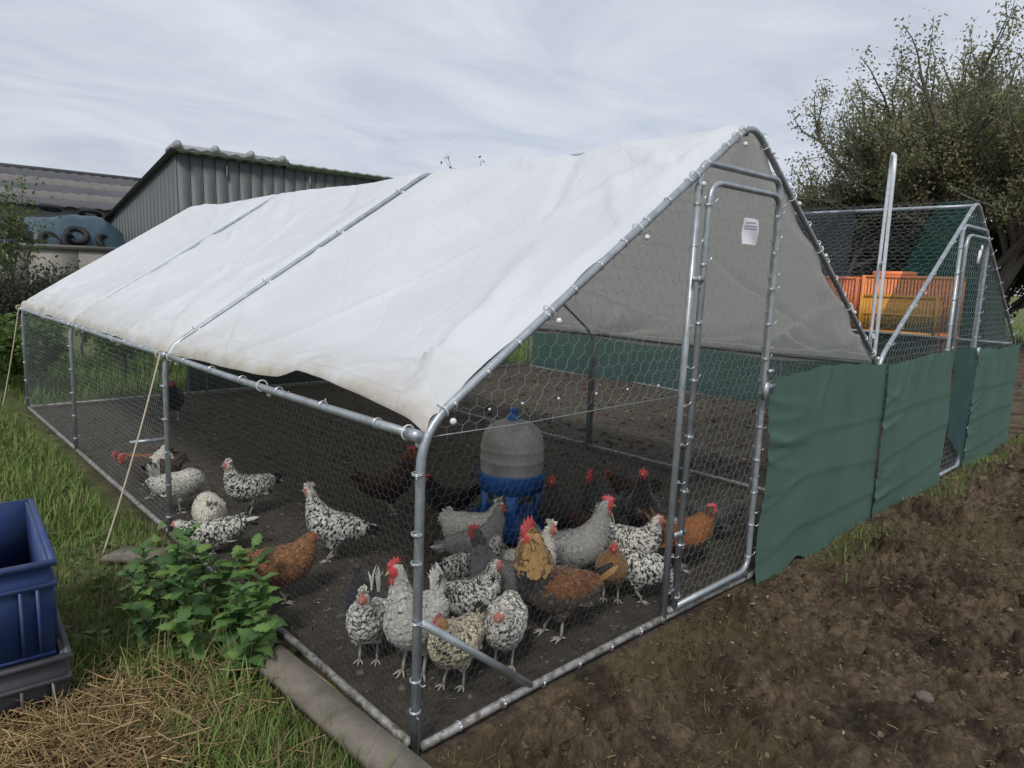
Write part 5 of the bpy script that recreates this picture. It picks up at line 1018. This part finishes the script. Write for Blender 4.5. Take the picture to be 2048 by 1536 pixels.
for i, (x, y, h_, lb) in enumerate(NT):
    rg = np.random.default_rng(300 + i); h_ *= 0.84; x = -0.19 + (x + 0.19) * 0.8; y -= 0.13; t = thing('nettle', lb, 'nettle', (x, y, gh(x, y)), 0, 'nettles beside the run'); ln = rg.normal(0, 0.10, 2); P = [np.array([ln[0] * q * q, ln[1] * q * q, q * h_]) for q in np.linspace(0, 1, 6)]; obj('stem', MB().tube(P, np.linspace(0.0042, 0.0018, 6), 6).build('stem', STEM, True), t)
    nl = 10; tw = rg.uniform(0, 6.28)
    for k in range(nl):
        q = 0.22 + 0.78 * k / (nl - 1); c = np.array([ln[0] * q * q, ln[1] * q * q, q * h_]); sz = 0.086 * (1.05 - 0.62 * max(0, q - 0.35)) * rg.uniform(0.85, 1.2)
        for sd in (0, 1):
            az = tw + k * 1.571 + sd * math.pi + rg.normal(0, 0.25); el = 0.5 - 1.0 * (1 - q) + rg.normal(0, 0.22)
            o = obj('leaf', LM[int(rg.integers(0, 4)) if q < 0.55 else int(rg.integers(2, 8))], t, c, (rg.normal(0, 0.3), -el, az)); o.scale = (sz,) * 3

# ------------------------------------------------------------------ grass, straw, clods (uncountable)
def blades(name, n, xs, ys, L, w, cols, seed, dens=None, lean=0.5, segs=3, matl=GRASS, label=None, zf=ground_h, cat=None):
    rg = np.random.default_rng(seed); x = rg.uniform(*xs, n); y = rg.uniform(*ys, n)
    if dens is not None: k = rg.random(n) < dens(x, y); x, y = x[k], y[k]
    n = len(x); z = zf(x, y); Ln = L * rg.lognormal(0, 0.35, n); az = rg.uniform(0, 2 * np.pi, n); ln = rg.uniform(0.1, 1.0, n) * lean * 2; wd = w * rg.uniform(0.7, 1.3, n); cc = np.array(cols); col = cc[rg.integers(0, len(cc), n)] * rg.uniform(0.75, 1.25, (n, 1)); V = []; Cc = []
    dx, dy = np.cos(az), np.sin(az); fx, fy = -dy, dx; tw = rg.normal(0, 0.5, n); fx, fy = fx * np.cos(tw) - dx * 0, fy * np.cos(tw)
    for s in range(segs + 1):
        t = s / segs; hz = Ln * (t - 0.35 * ln * t * t); ho = Ln * ln * t * t * 0.75; ww = wd * (1 - t ** 1.6) * 0.5 + 0.0001
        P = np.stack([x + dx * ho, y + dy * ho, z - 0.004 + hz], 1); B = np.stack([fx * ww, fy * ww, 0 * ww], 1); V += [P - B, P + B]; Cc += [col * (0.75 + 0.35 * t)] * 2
    V = np.stack(V, 1); Cc = np.stack(Cc, 1); m = 2 * segs + 2; o = np.arange(n)[:, None] * m; F = np.concatenate([o + np.array([[2 * s, 2 * s + 1, 2 * s + 3, 2 * s + 2]]) for s in range(segs)])
    ob = obj(name, mesh(name, V.reshape(-1, 3), [F], matl, False, Cc.reshape(-1, 3)), kind='stuff'); 
    if label: ob['label'] = label; ob['category'] = cat
    return ob
GC = [(0.10, 0.175, 0.036), (0.14, 0.23, 0.05), (0.19, 0.28, 0.07), (0.235, 0.30, 0.09), (0.27, 0.25, 0.11)]
GD = [(0.20, 0.16, 0.075), (0.15, 0.15, 0.06), (0.26, 0.20, 0.10)]
def patch(x, y): return 0.35 + 0.65 * (fbm(x * 2.5, y * 2.5, 3, 201) > -0.12)
straw_zone = lambda x, y: np.exp(-(((x + 0.66) / 0.17) ** 2 + ((y - 0.62) / 0.22) ** 2))
edge = lambda x: np.clip((-0.03 - x) / 0.04, 0, 1)
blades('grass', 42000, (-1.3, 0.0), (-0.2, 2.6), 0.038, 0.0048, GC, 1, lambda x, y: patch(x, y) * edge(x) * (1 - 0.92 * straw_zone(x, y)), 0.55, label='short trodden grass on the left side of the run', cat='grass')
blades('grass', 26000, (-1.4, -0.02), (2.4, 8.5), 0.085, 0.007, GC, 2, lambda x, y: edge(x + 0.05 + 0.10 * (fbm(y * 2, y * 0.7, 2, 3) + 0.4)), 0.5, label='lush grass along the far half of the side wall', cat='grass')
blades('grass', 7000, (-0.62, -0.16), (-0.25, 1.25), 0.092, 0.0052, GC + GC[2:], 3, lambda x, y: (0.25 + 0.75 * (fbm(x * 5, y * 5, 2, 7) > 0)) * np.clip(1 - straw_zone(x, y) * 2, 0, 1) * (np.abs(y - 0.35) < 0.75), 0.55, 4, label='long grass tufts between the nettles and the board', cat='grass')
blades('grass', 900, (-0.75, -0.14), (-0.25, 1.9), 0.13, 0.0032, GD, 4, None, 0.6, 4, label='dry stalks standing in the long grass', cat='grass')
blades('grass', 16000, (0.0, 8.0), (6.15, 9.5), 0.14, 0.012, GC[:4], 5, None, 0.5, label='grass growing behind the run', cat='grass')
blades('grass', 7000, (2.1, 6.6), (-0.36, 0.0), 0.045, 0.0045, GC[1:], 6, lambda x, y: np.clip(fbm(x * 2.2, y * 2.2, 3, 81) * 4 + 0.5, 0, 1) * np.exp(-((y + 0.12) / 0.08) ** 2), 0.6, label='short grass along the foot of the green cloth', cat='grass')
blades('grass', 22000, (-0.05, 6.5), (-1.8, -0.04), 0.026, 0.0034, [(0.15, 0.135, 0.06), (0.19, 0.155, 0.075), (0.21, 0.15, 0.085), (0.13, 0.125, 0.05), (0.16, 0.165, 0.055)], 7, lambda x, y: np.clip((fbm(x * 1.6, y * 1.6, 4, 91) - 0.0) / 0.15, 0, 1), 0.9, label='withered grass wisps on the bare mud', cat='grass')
blades('grass', 14000, (9, 40), (-14, 16), 0.22, 0.03, GC[:4], 8, lambda x, y: (np.hypot(x, y) > 21), 0.4, label='field grass under the trees', cat='grass')
# broad weed leaves low in the grass
rg = np.random.default_rng(55); mb = MB(); n = 700; x = rg.uniform(-0.85, -0.05, n); y = rg.uniform(0.5, 5.5, n); k = (fbm(x * 3, y * 3, 3, 17) > 0.0) & (straw_zone(x, y) < 0.2); x, y = x[k], y[k]; n = len(x)
az = rg.uniform(0, 6.28, n); el = rg.uniform(-0.1, 0.9, n); L_ = rg.uniform(0.025, 0.07, n)[:, None]; d = np.stack([np.cos(az) * np.cos(el), np.sin(az) * np.cos(el), np.sin(el)], 1); b = np.stack([-np.sin(az), np.cos(az), 0 * az], 1); nn = np.cross(d, b); p = np.stack([x, y, ground_h(x, y) + rg.uniform(0.0, 0.05, n)], 1)
V = np.stack([p, p + d * L_ * 0.5 + b * L_ * 0.3 - nn * L_ * 0.08, p + d * L_, p + d * L_ * 0.5 - b * L_ * 0.3 - nn * L_ * 0.08, p + d * L_ * 0.5], 1).reshape(-1, 3); o = np.arange(n)[:, None] * 5
col = np.repeat(np.array(FRESH)[rg.integers(0, 3, n)] * rg.uniform(0.7, 1.2, (n, 1)), 5, 0); F = np.concatenate([o + np.array([q]) for q in ((0, 1, 4), (1, 2, 4), (2, 3, 4), (3, 0, 4))])
obj('weed_leaves', mesh('weed_leaves', V, [F], LEAF, True, col), kind='stuff', label='broad weed leaves low in the grass beside the run', category='weeds')

def sticks(name, n, fxy, L, r, cols, seed, up=0.25, label=None, cat='straw', z0=0.004, lift=0.03):
    rg = np.random.default_rng(seed); x, y = fxy(rg, n); n = len(x); z = ground_h(x, y) + z0 + lift * rg.random(n) ** 2; az = rg.uniform(0, 2 * np.pi, n); el = rg.normal(0, up, n); Ls = L * rg.uniform(0.4, 1.3, n); rr = r * rg.uniform(0.6, 1.3, n)
    d = np.stack([np.cos(az) * np.cos(el), np.sin(az) * np.cos(el), np.abs(np.sin(el))], 1); b = np.stack([-np.sin(az), np.cos(az), 0 * az], 1); c = np.cross(d, b); P0 = np.stack([x, y, z], 1); bow = rg.normal(0, 0.05, n)[:, None] * Ls[:, None]; P1 = P0 + d * Ls[:, None] * 0.5 + b * bow; P2 = P0 + d * Ls[:, None]
    V = np.stack([P + rr[:, None] * (math.cos(t) * b + math.sin(t) * c) for P in (P0, P1, P2) for t in (0, 2.1, 4.2)], 1).reshape(-1, 3); o = np.arange(n)[:, None] * 9; F = np.concatenate([o + np.array([q]) + s * 3 for s in (0, 1) for q in ((0, 1, 4, 3), (1, 2, 5, 4), (2, 0, 3, 5))])
    col = np.repeat(np.array(cols)[rg.integers(0, len(cols), n)] * rg.uniform(0.7, 1.25, (n, 1)), 9, 0); obj(name, mesh(name, V, [F], STRAWM, False, col), kind='stuff', label=label, category=cat)
SC = [(0.36, 0.25, 0.11), (0.26, 0.175, 0.075), (0.44, 0.32, 0.16), (0.19, 0.13, 0.06)]
sticks('straw', 4200, lambda g, n: (g.normal(-0.66, 0.17, n), g.normal(0.55, 0.17, n)), 0.12, 0.0017, SC, 1, 0.22, 'scattered straw in the grass below the crates', lift=0.06)
sticks('straw', 800, lambda g, n: (g.uniform(0.1, 3.4, n), g.uniform(-1.7, -0.05, n)), 0.026, 0.0011, [(0.22, 0.16, 0.08), (0.16, 0.12, 0.06), (0.30, 0.23, 0.12)], 2, 0.25, 'bits of straw and chaff on the mud')
sticks('straw', 1600, lambda g, n: (g.uniform(0.1, 3.0, n), g.uniform(0.1, 5.5, n)), 0.03, 0.0011, [(0.2, 0.17, 0.12), (0.28, 0.25, 0.2)], 3, 0.1, 'bits of straw on the dark soil inside the run')
# clods
def clods(name, n, xs, ys, s0, s1, seed, label, cols, dens=None, sub=1, sink=0.0):
    rg = np.random.default_rng(seed); t = (1 + 5 ** 0.5) / 2; ico = np.array([(-1, t, 0), (1, t, 0), (-1, -t, 0), (1, -t, 0), (0, -1, t), (0, 1, t), (0, -1, -t), (0, 1, -t), (t, 0, -1), (t, 0, 1), (-t, 0, -1), (-t, 0, 1)]) / 1.9; fi = np.array([(0,11,5),(0,5,1),(0,1,7),(0,7,10),(0,10,11),(1,5,9),(5,11,4),(11,10,2),(10,7,6),(7,1,8),(3,9,4),(3,4,2),(3,2,6),(3,6,8),(3,8,9),(4,9,5),(2,4,11),(6,2,10),(8,6,7),(9,8,1)])
    edges = {}; vv = list(ico); f2 = []
    def mid(a, b):
        k = (min(a, b), max(a, b))
        if k not in edges: m = vv[a] + vv[b]; vv.append(m / np.linalg.norm(m)); edges[k] = len(vv) - 1
        return edges[k]
    for a, b, c in fi: x_, y_, z_ = mid(a, b), mid(b, c), mid(c, a); f2 += [(a, x_, z_), (b, y_, x_), (c, z_, y_), (x_, y_, z_)]
    
    S_ = np.array(vv); f2 = np.array(f2)
    if not sub: S_ = ico / np.linalg.norm(ico[0]); f2 = fi
    x = rg.uniform(*xs, n); y = rg.uniform(*ys, n)
    if dens is not None: k = rg.random(n) < dens(x, y); x, y = x[k], y[k]
    n = len(x); r = s0 * (s1 / s0) ** (rg.random(n) ** 2.2); sc = r[:, None] * rg.uniform(0.55, 1.25, (n, 3)) * np.array([1, 1, 0.72]); V = S_[None] * (1 + (0.24 if sub else 0.36) * np.clip(rg.normal(0, 1, (n, len(S_), 1)), -1.8, 1.8)) * sc[:, None]; a = rg.uniform(0, 6.28, n); ca, sa = np.cos(a)[:, None], np.sin(a)[:, None]; V = np.stack([V[..., 0] * ca - V[..., 1] * sa, V[..., 0] * sa + V[..., 1] * ca, V[..., 2]], -1)
    V += np.stack([x, y, ground_h(x, y) + r * (0.12 + sink)], 1)[:, None]; col = np.repeat(np.array(cols)[rg.integers(0, len(cols), n)] * rg.uniform(0.7, 1.3, (n, 1)), len(S_), 0)
    obj(name, mesh(name, V.reshape(-1, 3), [(np.arange(n)[:, None, None] * len(S_) + f2[None]).reshape(-1, 3)], CLOD, True, col), kind='stuff', label=label, category='mud')
MC = [(0.075, 0.053, 0.035), (0.105, 0.077, 0.050), (0.150, 0.112, 0.073), (0.058, 0.041, 0.028), (0.125, 0.098, 0.058)]
fd_ = lambda x, y: np.clip(0.75 + 1.6 * fbm(x * 3.3, y * 3.3, 3, 131), 0.25, 1)
clods('mud_clods', 16000, (-0.05, 4.7), (-1.3, -0.025), 0.003, 0.012, 1, 'crumbled clods on the bare mud in front of the run', MC, fd_, 0, -0.30)
clods('mud_clods', 420, (-0.05, 4.6), (-1.3, -0.08), 0.012, 0.034, 6, 'larger lumps of mud in front of the run', MC[:4], fd_, 0, -0.45)
clods('mud_clods', 6000, (4.4, 12.0), (-2.6, -0.05), 0.008, 0.04, 2, 'clods on the mud beyond the second run', MC, fd_, 0, -0.25)
clods('mud_clods', 4000, (0.05, 3.0), (0.06, 5.8), 0.004, 0.016, 3, 'small crumbs of dark soil inside the run', [(0.06, 0.055, 0.045), (0.085, 0.078, 0.065), (0.12, 0.11, 0.095)])
clods('mud_clods', 2500, (3.1, 6.1), (0.06, 5.8), 0.008, 0.03, 4, 'soil crumbs inside the second run', MC)
STN = mat('stone', (0.13, 0.11, 0.088), 0.8, var=0.3, vscale=30, bump=0.4, bscale=60)
def stone(x, y, r, lb, m=STN, cat='stone'):
    rg = np.random.default_rng(int(x * 1000)); b = MB().ell((0, 0, 0), (r, r * 0.8, r * 0.62), 14, 9); V = np.concatenate(b.V); V *= (1 + 0.10 * rg.normal(0, 1, (len(V), 1))); b.V = [V]; tag(obj('stone', b.build('stone', m, True), None, (x, y, gh(x, y) + r * 0.3), (0.2, 0.1, x)), lb, cat)
stone(1.433, -0.827, 0.030, 'rounded grey-brown stone half sunk in the mud at lower right')
WBIT = mat('eggshell', (0.62, 0.56, 0.48), 0.6)
stone(1.252, -0.239, 0.014, 'small white fragment on the mud in front of the door', WBIT); stone(1.736, -0.14, 0.014, 'pale fragment on the mud just below the corner of the green cloth', WBIT)
# moulted feathers and droppings on the soil
rg = np.random.default_rng(9); mb = MB()
for k in range(128):
    x, y = (rg.uniform(0.1, 2.9), rg.uniform(0.1, 5.0)) if k < 110 else (rg.uniform(0.3, 3.5), rg.uniform(-1.0, -0.05)); a = rg.uniform(0, 6.28); L_ = rg.uniform(0.012, 0.032); d = np.array([math.cos(a), math.sin(a), 0.1]); b = np.array([-math.sin(a), math.cos(a), 0]); p = np.array([x, y, gh(x, y) + 0.006])
    mb.add(np.array([p, p + d * L_ * 0.5 + b * L_ * 0.17, p + d * L_, p + d * L_ * 0.5 - b * L_ * 0.17, p + d * L_ * 0.5 + [0, 0, 0.004]]), [[(0, 4, 1), (1, 4, 2), (2, 4, 3), (3, 4, 0)]], np.array((0.42, 0.40, 0.34)) * rg.uniform(0.4, 1.0))
obj('fallen_feathers', mb.build('fallen_feathers', FEATH), kind='stuff', label='small pale feathers fallen on the soil', category='feathers')
